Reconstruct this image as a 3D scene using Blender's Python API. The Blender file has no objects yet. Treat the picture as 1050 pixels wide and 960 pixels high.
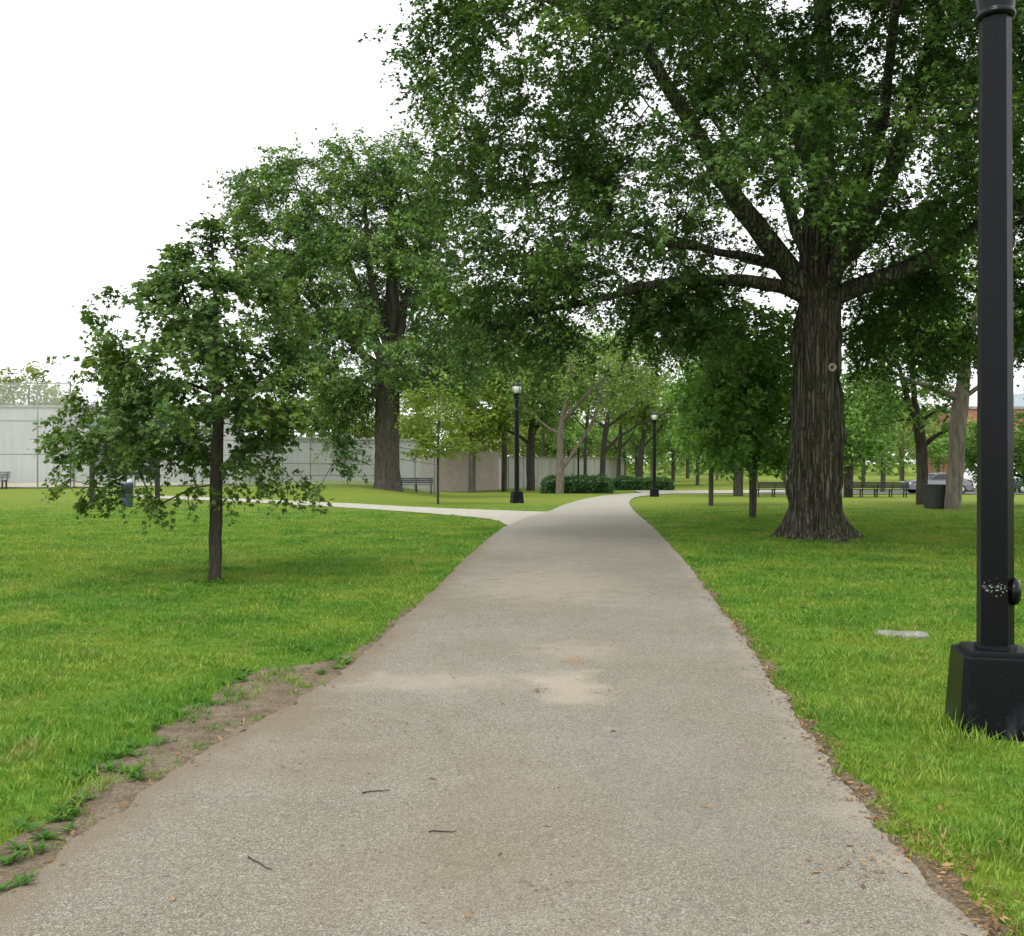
import bpy, bmesh, math, random
import numpy as np

# ------------------------------------------------------------------ camera, sky, sun, exposure
scene = bpy.context.scene
CAM_H, FPX, CX, HZ = 1.5, 1000.0, 525.0, 474.0          # eye height, focal length and horizon in photo pixels
cam_d = bpy.data.cameras.new('camera')
cam = bpy.data.objects.new('camera', cam_d)
scene.collection.objects.link(cam)
cam.location = (0, 0, CAM_H)
cam.rotation_euler = (math.pi / 2, 0, 0)
cam_d.sensor_width = 36.0
cam_d.lens = 36.0 * FPX / 1050.0
cam_d.shift_y = -(480.0 - HZ) / 1050.0
cam_d.clip_start, cam_d.clip_end = 0.05, 4000.0
scene.camera = cam

SUN_EL, SUN_ROT = math.radians(54), math.radians(-150)
world = bpy.data.worlds.new('World')
scene.world = world
world.use_nodes = True
wt = world.node_tree
wt.nodes.clear()
w_out = wt.nodes.new('ShaderNodeOutputWorld')
w_bg = wt.nodes.new('ShaderNodeBackground')
w_sky = wt.nodes.new('ShaderNodeTexSky')
w_sky.sky_type = 'NISHITA'
w_sky.sun_disc = False
w_sky.sun_elevation, w_sky.sun_rotation = SUN_EL, SUN_ROT
w_sky.dust_density = 4.0
w_hs = wt.nodes.new('ShaderNodeHueSaturation')
w_hs.inputs['Saturation'].default_value = 0.12
w_mix = wt.nodes.new('ShaderNodeMix')
w_mix.data_type = 'RGBA'
w_mix.inputs[0].default_value = 0.75
w_mix.inputs[7].default_value = (9.6, 9.75, 9.9, 1)      # the even white of a closed cloud deck
wt.links.new(w_sky.outputs[0], w_hs.inputs['Color'])
wt.links.new(w_hs.outputs[0], w_mix.inputs[6])
wt.links.new(w_mix.outputs[2], w_bg.inputs['Color'])
w_bg.inputs['Strength'].default_value = 0.15
wt.links.new(w_bg.outputs[0], w_out.inputs[0])

sun_d = bpy.data.lights.new('sun', 'SUN')
sun_d.energy, sun_d.angle, sun_d.color = 1.5, math.radians(22), (1.0, 0.97, 0.92)
sun = bpy.data.objects.new('sun', sun_d)
scene.collection.objects.link(sun)
_sd = (math.cos(SUN_EL) * math.sin(SUN_ROT), math.cos(SUN_EL) * math.cos(SUN_ROT), math.sin(SUN_EL))
from mathutils import Vector
sun.rotation_euler = Vector(_sd).to_track_quat('Z', 'Y').to_euler()
sun.location = (0, 0, 40)

scene.view_settings.view_transform = 'Standard'
scene.view_settings.look = 'None'
scene.view_settings.gamma = 1.0
scene.view_settings.exposure = 0.42
scene.cycles.max_bounces = 6
scene.cycles.diffuse_bounces = 3
scene.cycles.transmission_bounces = 4
scene.cycles.transparent_max_bounces = 24

COL = scene.collection
rng = np.random.default_rng(7)

# ------------------------------------------------------------------ ground shape and pixel helpers
def sstep(a, b, x):
    t = np.clip((np.asarray(x, float) - a) / (b - a), 0, 1)
    return t * t * (3 - 2 * t)

def gh(X, Y):
    """height of the ground: level near by, falling gently ahead, a low rise far left"""
    X = np.asarray(X, float); Y = np.asarray(Y, float)
    q = np.clip(Y - 25, 0, 20)
    D = -0.022 * q * q / 40 - 0.022 * np.clip(Y - 45, 0, 20)
    D = D - 0.34 * (1 - np.exp(-np.clip(Y - 65, 0, None) / 15))
    L = 0.25 * sstep(30, 46, Y)
    s = X / np.maximum(Y, 5)
    w = sstep(-0.05, -0.17, s)
    return (1 - w) * D + w * L

def ray(px, py, Y):
    return np.array([(px - CX) / FPX * Y, Y, CAM_H - (py - HZ) / FPX * Y])

def ground_at(px, py):
    lo, hi = 1.0, 900.0
    s = (px - CX) / FPX
    for _ in range(60):
        m = (lo + hi) / 2
        if CAM_H - (py - HZ) / FPX * m > gh(s * m, m): lo = m
        else: hi = m
    return np.array([s * lo, lo, float(gh(s * lo, lo))])

def on_ground(px, Y):
    X = (px - CX) / FPX * Y
    return np.array([X, Y, float(gh(X, Y))])

class SineNoise:
    def __init__(self, seed, scale, dim=3, n=14):
        r = np.random.default_rng(seed)
        k = r.normal(size=(n, dim)); k /= np.linalg.norm(k, axis=1)[:, None]
        self.k = k * (2 * np.pi / scale) * r.uniform(0.6, 1.7, (n, 1))
        self.p = r.uniform(0, 6.28, n); self.n = n
    def __call__(self, P):
        P = np.asarray(P, float)
        return np.sin(P @ self.k.T + self.p).sum(-1) / math.sqrt(self.n / 2)   # about unit variance

# ------------------------------------------------------------------ object helpers
def tag(o, label=None, cat=None, group=None, kind=None):
    if label: o['label'] = label
    if cat: o['category'] = cat
    if group: o['group'] = group
    if kind: o['kind'] = kind
    return o

def thing(name, label, cat, loc=(0, 0, 0), rz=0.0, group=None):
    o = bpy.data.objects.new(name, None)
    COL.objects.link(o)
    o.empty_display_size = 0.2
    o.location = tuple(float(c) for c in loc); o.rotation_euler = (0, 0, rz)
    return tag(o, label, cat, group)

def link(name, mesh, mat, parent=None):
    o = bpy.data.objects.new(name, mesh)
    COL.objects.link(o)
    if mat is not None and len(mesh.materials) == 0:
        mesh.materials.append(mat)
    if parent is not None: o.parent = parent
    return o

def dup(root, loc=None, rz=None, scale=None, label=None, group=None):
    r = root.copy(); COL.objects.link(r)
    if loc is not None: r.location = tuple(float(c) for c in loc)
    if rz is not None: r.rotation_euler = (0, 0, rz)
    if scale is not None: r.scale = scale if hasattr(scale, '__len__') else (scale,) * 3
    if label: r['label'] = label
    if group: r['group'] = group
    for ch in list(root.children):
        c = ch.copy(); COL.objects.link(c); c.parent = r
        for g in list(ch.children):
            d = g.copy(); COL.objects.link(d); d.parent = c
    return r

def np_mesh(name, V, F, smooth=False, tint=None):
    """V (n,3) and F (m,k) numpy arrays -> mesh"""
    V = np.ascontiguousarray(V, np.float32); F = np.ascontiguousarray(F, np.int32)
    me = bpy.data.meshes.new(name)
    m, k = F.shape
    me.vertices.add(len(V)); me.vertices.foreach_set('co', V.ravel())
    me.loops.add(m * k); me.loops.foreach_set('vertex_index', F.ravel())
    me.polygons.add(m)
    me.polygons.foreach_set('loop_start', np.arange(0, m * k, k, dtype=np.int32))
    me.polygons.foreach_set('use_smooth', np.full(m, smooth, dtype=bool))
    me.update(calc_edges=True)
    if tint is not None:
        a = me.attributes.new('tint', 'FLOAT', 'POINT')
        a.data.foreach_set('value', np.ascontiguousarray(tint, np.float32))
    return me

class MB:
    """collects boxes, bars, tubes and lathes and builds one mesh"""
    def __init__(self): self.bm = bmesh.new()
    def _xf(self, vs, M):
        for v in vs: v.co = M @ v.co
    def box(self, x0, x1, y0, y1, z0, z1, bevel=0.0, M=None):
        b = bmesh.new(); bmesh.ops.create_cube(b, size=1)
        for v in b.verts:
            v.co = Vector((x0 + (v.co.x + .5) * (x1 - x0), y0 + (v.co.y + .5) * (y1 - y0), z0 + (v.co.z + .5) * (z1 - z0)))
        if bevel:
            bmesh.ops.bevel(b, geom=list(b.edges), offset=bevel, segments=2, affect='EDGES', profile=.6)
        if M is not None:
            for v in b.verts: v.co = M @ v.co
        self._merge(b); return self
    def _merge(self, b):
        me = bpy.data.meshes.new('tmp'); b.to_mesh(me); b.free()
        self.bm.from_mesh(me); bpy.data.meshes.remove(me)
    def lathe(self, prof, n=20, c=(0, 0, 0), smooth=True, rot=0.0, axis='z', cap=True):
        rings = []
        for (r, z) in prof:
            ring = []
            for i in range(n):
                a = rot + 2 * math.pi * i / n
                if axis == 'z': p = (c[0] + r * math.cos(a), c[1] + r * math.sin(a), c[2] + z)
                elif axis == 'x': p = (c[0] + z, c[1] + r * math.cos(a), c[2] + r * math.sin(a))
                else: p = (c[0] + r * math.cos(a), c[1] + z, c[2] + r * math.sin(a))
                ring.append(self.bm.verts.new(p))
            rings.append(ring)
        for a, b in zip(rings, rings[1:]):
            for i in range(n):
                f = self.bm.faces.new((a[i], a[(i + 1) % n], b[(i + 1) % n], b[i])); f.smooth = smooth
        if cap:
            self.bm.faces.new(rings[0][::-1]); self.bm.faces.new(rings[-1])
        return self
    def tube(self, pts, r, n=8, r1=None, smooth=True):
        pts = [np.array(p, float) for p in pts]; r1 = r if r1 is None else r1
        rings = []
        for i, p in enumerate(pts):
            t = pts[min(i + 1, len(pts) - 1)] - pts[max(i - 1, 0)]
            t /= max(np.linalg.norm(t), 1e-9)
            ref = np.array([0, 0, 1.0]) if abs(t[2]) < .9 else np.array([1.0, 0, 0])
            u = np.cross(t, ref); u /= np.linalg.norm(u); v = np.cross(t, u)
            rr = r + (r1 - r) * i / max(len(pts) - 1, 1)
            rings.append([self.bm.verts.new(tuple(p + rr * (math.cos(2 * math.pi * k / n) * u + math.sin(2 * math.pi * k / n) * v))) for k in range(n)])
        for a, b in zip(rings, rings[1:]):
            for i in range(n):
                f = self.bm.faces.new((a[i], a[(i + 1) % n], b[(i + 1) % n], b[i])); f.smooth = smooth
        self.bm.faces.new(rings[0][::-1]); self.bm.faces.new(rings[-1])
        return self
    def loft(self, loops, smooth=False, cap=True):
        rings = [[self.bm.verts.new(tuple(p)) for p in lp] for lp in loops]
        n = len(rings[0])
        for a, b in zip(rings, rings[1:]):
            for i in range(n):
                f = self.bm.faces.new((a[i], a[(i + 1) % n], b[(i + 1) % n], b[i])); f.smooth = smooth
        if cap:
            self.bm.faces.new(rings[0][::-1]); self.bm.faces.new(rings[-1])
        return self
    def face(self, pts):
        self.bm.faces.new([self.bm.verts.new(tuple(p)) for p in pts]); return self
    def build(self, name, mat, parent=None):
        bmesh.ops.recalc_face_normals(self.bm, faces=self.bm.faces)
        me = bpy.data.meshes.new(name); self.bm.to_mesh(me); self.bm.free()
        return link(name, me, mat, parent)

# ------------------------------------------------------------------ materials
def new_mat(name):
    m = bpy.data.materials.new(name); m.use_nodes = True
    t = m.node_tree; t.nodes.clear()
    out = t.nodes.new('ShaderNodeOutputMaterial')
    b = t.nodes.new('ShaderNodeBsdfPrincipled')
    t.links.new(b.outputs[0], out.inputs[0])
    return m, t, b, out

def N(t, kind, **kw):
    n = t.nodes.new('ShaderNode' + kind)
    for k, v in kw.items(): setattr(n, k, v)
    return n

def coords(t, scale=(1, 1, 1), kind='Object'):
    tc = N(t, 'TexCoord'); mp = N(t, 'Mapping')
    mp.inputs['Scale'].default_value = scale
    t.links.new(tc.outputs[kind], mp.inputs['Vector'])
    return mp.outputs[0]

def noise(t, vec, scale, detail=3.0, rough=.55):
    n = N(t, 'TexNoise'); n.inputs['Scale'].default_value = scale
    n.inputs['Detail'].default_value = detail; n.inputs['Roughness'].default_value = rough
    if vec is not None: t.links.new(vec, n.inputs['Vector'])
    return n.outputs[0]

def ramp(t, fac, stops, interp='LINEAR'):
    r = N(t, 'ValToRGB'); r.color_ramp.interpolation = interp
    e = r.color_ramp.elements
    while len(e) < len(stops): e.new(.5)
    for el, (p, c) in zip(e, stops):
        el.position = p; el.color = (c, c, c, 1) if not hasattr(c, '__len__') else (*c, 1)
    t.links.new(fac, r.inputs[0]); return r.outputs[0]

def mixc(t, fac, a, b, mode='MIX'):
    m = N(t, 'Mix', data_type='RGBA', blend_type=mode)
    for sock, v in ((0, fac), (6, a), (7, b)):
        if isinstance(v, (int, float)): m.inputs[sock].default_value = v
        elif isinstance(v, tuple): m.inputs[sock].default_value = (*v, 1)
        else: t.links.new(v, m.inputs[sock])
    return m.outputs[2]

def mth(t, op, a, b=None, clamp=False):
    m = N(t, 'Math', operation=op, use_clamp=clamp)
    for i, v in enumerate((a, b)):
        if v is None: continue
        if isinstance(v, (int, float)): m.inputs[i].default_value = v
        else: t.links.new(v, m.inputs[i])
    return m.outputs[0]

def bump(t, b, h, strength=.5, dist=.02):
    n = N(t, 'Bump'); n.inputs['Strength'].default_value = strength; n.inputs['Distance'].default_value = dist
    t.links.new(h, n.inputs['Height']); t.links.new(n.outputs[0], b.inputs['Normal'])

def blob(t, vec, cx, cy, rx, ry, soft=.6):
    """soft elliptical stain on the ground round (cx, cy)"""
    mp = N(t, 'Mapping'); mp.inputs['Location'].default_value = (-cx / rx, -cy / ry, 0); mp.inputs['Scale'].default_value = (1 / rx, 1 / ry, 0)
    t.links.new(vec, mp.inputs['Vector'])
    ln = N(t, 'VectorMath', operation='LENGTH'); t.links.new(mp.outputs[0], ln.inputs[0])
    nz = noise(t, vec, 4.0, 4)
    d = mth(t, 'ADD', ln.outputs['Value'], mth(t, 'MULTIPLY', mth(t, 'SUBTRACT', nz, .5), 1.6))
    return ramp(t, d, [(1 - soft, 1.0), (1.0, 0.0)])

def plain(name, col, rough=.6, var=.25, scale=6.0, metallic=0.0, bstr=.15, spec=.4):
    m, t, b, _ = new_mat(name)
    v = coords(t)
    n = noise(t, v, scale, 5)
    lo = tuple(c * (1 - var) for c in col); hi = tuple(min(1, c * (1 + var)) for c in col)
    t.links.new(ramp(t, n, [(.3, lo), (.7, hi)]), b.inputs['Base Color'])
    b.inputs['Roughness'].default_value = rough; b.inputs['Metallic'].default_value = metallic; b.inputs['Specular IOR Level'].default_value = spec
    bump(t, b, noise(t, v, scale * 6, 3), bstr, .01)
    return m

def leaf_mat(name, dark, mid, light, transl=.35, rough=.45):
    m, t, b, out = new_mat(name)
    at = N(t, 'Attribute', attribute_name='tint')
    c = ramp(t, at.outputs['Fac'], [(0.0, dark), (.5, mid), (1.0, light)])
    t.links.new(c, b.inputs['Base Color']); b.inputs['Roughness'].default_value = rough
    b.inputs['Specular IOR Level'].default_value = .2
    tr = N(t, 'BsdfTranslucent')
    t.links.new(mixc(t, 1.0, c, (1.0, 1.05, .45), 'MULTIPLY'), tr.inputs['Color'])
    ms = N(t, 'MixShader'); ms.inputs[0].default_value = transl
    t.links.new(b.outputs[0], ms.inputs[1]); t.links.new(tr.outputs[0], ms.inputs[2]); t.links.new(ms.outputs[0], out.inputs[0])
    return m

def bark_mat(name, dark, light, scale=14.0, strength=.9, moss=0.0, plates=False):
    m, t, b, _ = new_mat(name)
    v = coords(t, (1, 1, .16))
    n1 = noise(t, v, scale, 6, .65)
    n2 = noise(t, coords(t), 1.3, 3)
    c = ramp(t, n1, [(.34, dark), (.62, light)])
    c = mixc(t, mth(t, 'MULTIPLY', n2, .5), c, tuple(x * .6 for x in light))
    if plates:                                     # long plates parted by deep furrows
        wv = N(t, 'VectorMath', operation='ADD'); nn = N(t, 'TexNoise'); nn.inputs['Scale'].default_value = 5; nn.inputs['Detail'].default_value = 4
        sc = N(t, 'VectorMath', operation='SCALE'); sc.inputs['Scale'].default_value = .9
        v2 = coords(t, (1, 1, .065)); t.links.new(coords(t), nn.inputs['Vector']); t.links.new(nn.outputs['Color'], sc.inputs[0])
        ms = N(t, 'VectorMath', operation='SCALE'); ms.inputs['Scale'].default_value = 13.0; t.links.new(v2, ms.inputs[0])
        t.links.new(ms.outputs[0], wv.inputs[0]); t.links.new(sc.outputs[0], wv.inputs[1])
        vo = N(t, 'TexVoronoi', feature='DISTANCE_TO_EDGE'); vo.inputs['Scale'].default_value = 1.0; t.links.new(wv.outputs[0], vo.inputs['Vector'])
        pl = ramp(t, vo.outputs['Distance'], [(.0, 0.0), (.22, 1.0)])
        c = mixc(t, ramp(t, pl, [(.0, .6), (.7, 0.0)]), c, dark)
        n1 = mth(t, 'ADD', mth(t, 'MULTIPLY', n1, .5), pl)
    if moss:
        mk = ramp(t, noise(t, coords(t), 2.2, 5), [(.48, 0.0), (.68, moss)])
        c = mixc(t, mk, c, (.06, .075, .03))
    t.links.new(c, b.inputs['Base Color']); b.inputs['Roughness'].default_value = .95
    b.inputs['Specular IOR Level'].default_value = .15
    bump(t, b, n1, strength, .07)
    return m

def lawn_mat():
    m, t, b, _ = new_mat('lawn')
    v = coords(t)
    big = noise(t, v, .16, 4); mid = noise(t, v, .9, 5, .6); fine = noise(t, coords(t, (1, 1, 1)), 22, 4, .7)
    c = ramp(t, mid, [(.32, (.068, .160, .015)), (.5, (.105, .205, .020)), (.68, (.165, .235, .030))])
    c = mixc(t, ramp(t, big, [(.45, 0.0), (.65, .55)]), c, (.19, .235, .022))
    sy = N(t, 'SeparateXYZ'); t.links.new(v, sy.inputs[0])
    dry = ramp(t, mth(t, 'ADD', mth(t, 'MULTIPLY', sy.outputs[1], .02), mth(t, 'MULTIPLY', big, .35)), [(.72, 0.0), (.92, .7)])
    c = mixc(t, dry, c, (.20, .235, .032))
    c = mixc(t, ramp(t, fine, [(.35, .5), (.65, 0.0)]), c, (.05, .10, .01))
    t.links.new(c, b.inputs['Base Color']); b.inputs['Roughness'].default_value = .9
    b.inputs['Specular IOR Level'].default_value = .1
    bump(t, b, mth(t, 'ADD', fine, mid), .8, .05)
    return m

def blade_mat():
    m, t, b, out = new_mat('grass_blades')
    v = coords(t)
    at = N(t, 'Attribute', attribute_name='tint')
    mid = noise(t, v, .9, 5, .6); big = noise(t, v, .16, 4)
    c = ramp(t, mid, [(.37, (.070, .215, .018)), (.5, (.150, .30, .024)), (.62, (.26, .355, .040))])
    c = mixc(t, ramp(t, big, [(.45, 0.0), (.65, .5)]), c, (.25, .345, .04))
    c = mixc(t, ramp(t, at.outputs['Fac'], [(0.0, .7), (.5, 0.0)]), c, (.06, .17, .014))
    c = mixc(t, ramp(t, at.outputs['Fac'], [(.55, 0.0), (.93, .6), (.94, 1.0)]), c, (.34, .43, .08))
    c = mixc(t, ramp(t, at.outputs['Fac'], [(.962, 0.0), (.966, .85)]), c, (.42, .32, .14))
    sy = N(t, 'SeparateXYZ'); t.links.new(v, sy.inputs[0])
    dry = ramp(t, mth(t, 'ADD', mth(t, 'MULTIPLY', sy.outputs[1], .02), mth(t, 'MULTIPLY', big, .35)), [(.72, 0.0), (.92, .6)])
    c = mixc(t, dry, c, (.29, .36, .045))
    sp = noise(t, v, 4.5, 3, .6)
    c = mixc(t, ramp(t, sp, [(.34, .55), (.5, 0.0)]), c, (.06, .19, .015))
    br = noise(t, v, 1.7, 4, .6)
    c = mixc(t, ramp(t, br, [(.585, 0.0), (.70, .55)]), c, (.34, .30, .10))
    t.links.new(c, b.inputs['Base Color']); b.inputs['Roughness'].default_value = .5
    b.inputs['Specular IOR Level'].default_value = .3
    tr = N(t, 'BsdfTranslucent'); t.links.new(c, tr.inputs['Color'])
    ms = N(t, 'MixShader'); ms.inputs[0].default_value = .4
    t.links.new(b.outputs[0], ms.inputs[1]); t.links.new(tr.outputs[0], ms.inputs[2]); t.links.new(ms.outputs[0], out.inputs[0])
    return m

def asphalt_mat():
    m, t, b, _ = new_mat('weathered_asphalt')
    v = coords(t)
    vor = N(t, 'TexVoronoi'); vor.inputs['Scale'].default_value = 170; t.links.new(v, vor.inputs['Vector'])
    vor2 = N(t, 'TexVoronoi'); vor2.inputs['Scale'].default_value = 75; t.links.new(v, vor2.inputs['Vector'])
    sp = N(t, 'SeparateColor'); t.links.new(vor.outputs['Color'], sp.inputs[0])
    sp2 = N(t, 'SeparateColor'); t.links.new(vor2.outputs['Color'], sp2.inputs[0])
    big = noise(t, v, .55, 5, .6); mid = noise(t, v, 3.0, 6, .65); fine = noise(t, v, 60, 3)
    c = ramp(t, big, [(.32, (.205, .180, .135)), (.52, (.240, .220, .176)), (.7, (.280, .264, .220))])
    c = mixc(t, ramp(t, mid, [(.35, .45), (.6, 0.0)]), c, (.185, .16, .125))
    # stones of the aggregate, pale and dark
    c = mixc(t, ramp(t, sp.outputs[0], [(.0, .65), (.25, .4), (.36, 0.0)]), c, (.105, .098, .078))
    c = mixc(t, ramp(t, sp.outputs[1], [(.66, 0.0), (.8, .4), (1.0, .6)]), c, (.43, .41, .35))
    wn = N(t, 'TexWhiteNoise'); sn = N(t, 'VectorMath', operation='SNAP'); sn.inputs[1].default_value = (.0035, .0035, 1.0)
    t.links.new(v, sn.inputs[0]); t.links.new(sn.outputs[0], wn.inputs[0])
    c = mixc(t, 1.0, c, ramp(t, wn.outputs['Value'], [(.0, .78), (.5, .97), (1.0, 1.2)]), 'MULTIPLY')
    c = mixc(t, ramp(t, sp2.outputs[0], [(.99, 0.0), (.995, .4)]), c, (.46, .46, .38))
    c = mixc(t, ramp(t, sp2.outputs[1], [(.965, 0.0), (.985, .5)]), c, (.09, .08, .065))
    sy = N(t, 'SeparateXYZ'); t.links.new(v, sy.inputs[0])
    c = mixc(t, ramp(t, mth(t, 'ADD', mth(t, 'MULTIPLY', sy.outputs[1], .02), mth(t, 'MULTIPLY', mid, .12)), [(.36, 0.0), (.62, .75)]), c, (.37, .355, .30))   # colour lightened from the junction on to offset the oak's shade
    # worn sandy patch, smears of soil, darker tyre-worn band
    sand = (.43, .37, .29); soil = (.20, .155, .10)
    for (px, py, rx, ry, col, k) in ((583, 705, .30, .70, sand, .55), (430, 700, 1.1, .35, sand, .35), (590, 668, .5, .5, sand, .3), (560, 600, 1.2, 2.2, sand, .3),
                                     (320, 780, .55, .55, soil, .3), (520, 860, .5, 1.2, soil, .25), (420, 900, .5, .5, soil, .2),
                                     (690, 800, .55, 1.7, (.18, .172, .14), .2), (590, 680, .12, .2, (.28, .19, .09), .5), (300, 740, .35, .45, soil, .5)):
        g = ground_at(px, py)
        msk = blob(t, v, g[0], g[1], rx, ry)
        c = mixc(t, mth(t, 'MULTIPLY', msk, k), c, col)
    # soil and dust trodden onto both margins
    ed = N(t, 'Attribute', attribute_name='across')
    en = mth(t, 'MULTIPLY', mth(t, 'SUBTRACT', noise(t, v, 3.5, 6, .65), .5), .22)
    el = mth(t, 'ADD', ed.outputs['Fac'], en); er = mth(t, 'SUBTRACT', mth(t, 'SUBTRACT', 1.0, ed.outputs['Fac']), en)
    near = ramp(t, mth(t, 'MULTIPLY', sy.outputs[1], .02), [(.34, 1.0), (.42, 0.0)])
    c = mixc(t, mth(t, 'MULTIPLY', near, ramp(t, el, [(.0, .85), (.04, .45), (.09, 0.0)])), c, (.20, .158, .11))
    c = mixc(t, ramp(t, er, [(.0, .5), (.03, .25), (.06, 0.0)]), c, (.34, .305, .24))
    # hairline cracks
    cr = N(t, 'TexVoronoi', feature='DISTANCE_TO_EDGE'); cr.inputs['Scale'].default_value = .62
    wv = N(t, 'VectorMath', operation='ADD'); t.links.new(v, wv.inputs[0])
    nn = N(t, 'TexNoise'); nn.inputs['Scale'].default_value = 2.5; nn.inputs['Detail'].default_value = 5; t.links.new(v, nn.inputs['Vector'])
    sc = N(t, 'VectorMath', operation='SCALE'); sc.inputs['Scale'].default_value = .5; t.links.new(nn.outputs['Color'], sc.inputs[0]); t.links.new(sc.outputs[0], wv.inputs[1])
    t.links.new(wv.outputs[0], cr.inputs['Vector'])
    ck = ramp(t, cr.outputs['Distance'], [(.0, 1.0), (.0045, 0.0)])
    ck = mth(t, 'MULTIPLY', ck, ramp(t, noise(t, v, .5, 2), [(.5, 0.0), (.62, .55)]))
    c = mixc(t, ck, c, (.09, .08, .065))
    t.links.new(c, b.inputs['Base Color']); b.inputs['Roughness'].default_value = .95
    b.inputs['Specular IOR Level'].default_value = .2
    h = mth(t, 'ADD', mth(t, 'MULTIPLY', vor.outputs['Distance'], 1.2), fine)
    bump(t, b, h, .7, .008)
    return m

def soil_mat():
    m, t, b, _ = new_mat('bare_soil')
    v = coords(t)
    n = noise(t, v, 5, 7, .65); f = noise(t, v, 55, 5, .7)
    c = ramp(t, n, [(.3, (.145, .112, .075)), (.55, (.245, .198, .138)), (.75, (.33, .28, .21))])
    c = mixc(t, ramp(t, f, [(.38, .6), (.55, 0.0)]), c, (.06, .045, .03))
    t.links.new(c, b.inputs['Base Color']); b.inputs['Roughness'].default_value = 1.0
    b.inputs['Specular IOR Level'].default_value = .1
    bump(t, b, mth(t, 'ADD', n, f), .9, .03)
    return m

def chain_mat():
    """wire diamonds cut out of the sheet: pattern in metres along the fence"""
    m, t, b, out = new_mat('chain_link')
    uv = N(t, 'UVMap'); sx = N(t, 'SeparateXYZ'); t.links.new(uv.outputs[0], sx.inputs[0])
    p = mth(t, 'ADD', sx.outputs[0], sx.outputs[1]); q = mth(t, 'SUBTRACT', sx.outputs[0], sx.outputs[1])
    def wire(a): return mth(t, 'LESS_THAN', mth(t, 'ABSOLUTE', mth(t, 'SUBTRACT', mth(t, 'FRACT', mth(t, 'MULTIPLY', a, 12.0)), .5)), .075)
    k = mth(t, 'MAXIMUM', wire(p), wire(q))
    b.inputs['Base Color'].default_value = (.50, .52, .52, 1); b.inputs['Roughness'].default_value = .5; b.inputs['Metallic'].default_value = .3
    tp = N(t, 'BsdfTransparent'); ms = N(t, 'MixShader')
    t.links.new(k, ms.inputs[0]); t.links.new(tp.outputs[0], ms.inputs[1]); t.links.new(b.outputs[0], ms.inputs[2]); t.links.new(ms.outputs[0], out.inputs[0])
    return m

def iron_scuffed():
    m, t, b, _ = new_mat('black_paint_scuffed')
    v = coords(t); sx = N(t, 'SeparateXYZ'); t.links.new(v, sx.inputs[0])
    n = noise(t, coords(t, (1, 1, .5)), 9, 6, .65); f = noise(t, v, 42, 3, .7)
    low = ramp(t, mth(t, 'ADD', sx.outputs[2], mth(t, 'MULTIPLY', n, .22)), [(.14, 1.0), (.34, 0.0)])
    k = mth(t, 'MULTIPLY', low, ramp(t, n, [(.50, 0.0), (.64, .4)]))
    c = mixc(t, k, (.0045, .0045, .006), (.085, .095, .125))
    c = mixc(t, ramp(t, f, [(.74, 0.0), (.76, .7)]), c, (.20, .19, .17))
    t.links.new(c, b.inputs['Base Color']); b.inputs['Roughness'].default_value = .3; b.inputs['Specular IOR Level'].default_value = .15
    bump(t, b, noise(t, v, 60, 3), .1, .01)
    return m

M = {}
M['lawn'] = lawn_mat(); M['blade'] = blade_mat(); M['asphalt'] = asphalt_mat(); M['soil'] = soil_mat(); M['chain'] = chain_mat()
M['bark_oak'] = bark_mat('bark_old_oak', (.024, .021, .016), (.170, .155, .118), 12, 1.0, .6, True)
M['bark_grey'] = bark_mat('bark_grey', (.038, .034, .028), (.130, .119, .099), 13, .8)
M['bark_dark'] = bark_mat('bark_dark', (.028, .024, .019), (.105, .094, .076), 13, .8)
M['bark_pale'] = bark_mat('bark_pale', (.085, .072, .055), (.235, .205, .165), 12, .9)
M['bark_young'] = bark_mat('bark_young', (.028, .024, .02), (.095, .082, .065), 26, .7, .3)
M['leaf_oak'] = leaf_mat('leaf_oak', (0.0488, 0.1058, 0.0283), (0.0978, 0.1875, 0.0444), (0.1902, 0.2976, 0.0606), .34)
M['leaf_young'] = leaf_mat('leaf_young_oak', (0.0466, 0.1031, 0.0296), (0.1086, 0.1959, 0.0481), (0.2328, 0.3196, 0.0628), .34)
M['leaf_left'] = leaf_mat('leaf_left_oak', (0.0756, 0.1674, 0.0475), (0.1576, 0.2836, 0.0691), (0.2993, 0.4454, 0.0972), .34)
M['leaf_mid'] = leaf_mat('leaf_fresh', (0.0737, 0.1687, 0.0421), (0.1448, 0.2813, 0.0608), (0.2633, 0.4274, 0.0842), .4)
M['leaf_yellow'] = leaf_mat('leaf_yellow_green', (0.108, 0.1755, 0.027), (0.1823, 0.2565, 0.0405), (0.3105, 0.351, 0.0675), .42)
M['leaf_far'] = leaf_mat('leaf_far', (0.0887, 0.1605, 0.0377), (0.1675, 0.2738, 0.0651), (0.3153, 0.3872, 0.1028), .38)
M['leaf_faryel'] = leaf_mat('leaf_far_yellow', (0.135, 0.18, 0.045), (0.225, 0.2775, 0.075), (0.375, 0.39, 0.1275), .4)
M['leaf_hedge'] = leaf_mat('leaf_hedge', (0.018, 0.063, 0.0162), (0.0396, 0.1116, 0.0252), (0.081, 0.18, 0.036), .25)
M['weed'] = leaf_mat('weed_leaf', (.035, .11, .018), (.07, .175, .028), (.14, .26, .045), .35, .6)
M['litter'] = leaf_mat('dead_leaf', (.10, .055, .025), (.22, .125, .055), (.36, .24, .12), .15, .8)
M['iron'] = plain('black_paint', (.0045, .0045, .006), .22, .35, 9, 0, .04, .2)
M['paint_chip'] = plain('chipped_paint', (.27, .28, .28), .8, .3, 30)
M['scuff'] = plain('blue_grey_scuff', (.13, .15, .19), .7, .4, 14)
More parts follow.
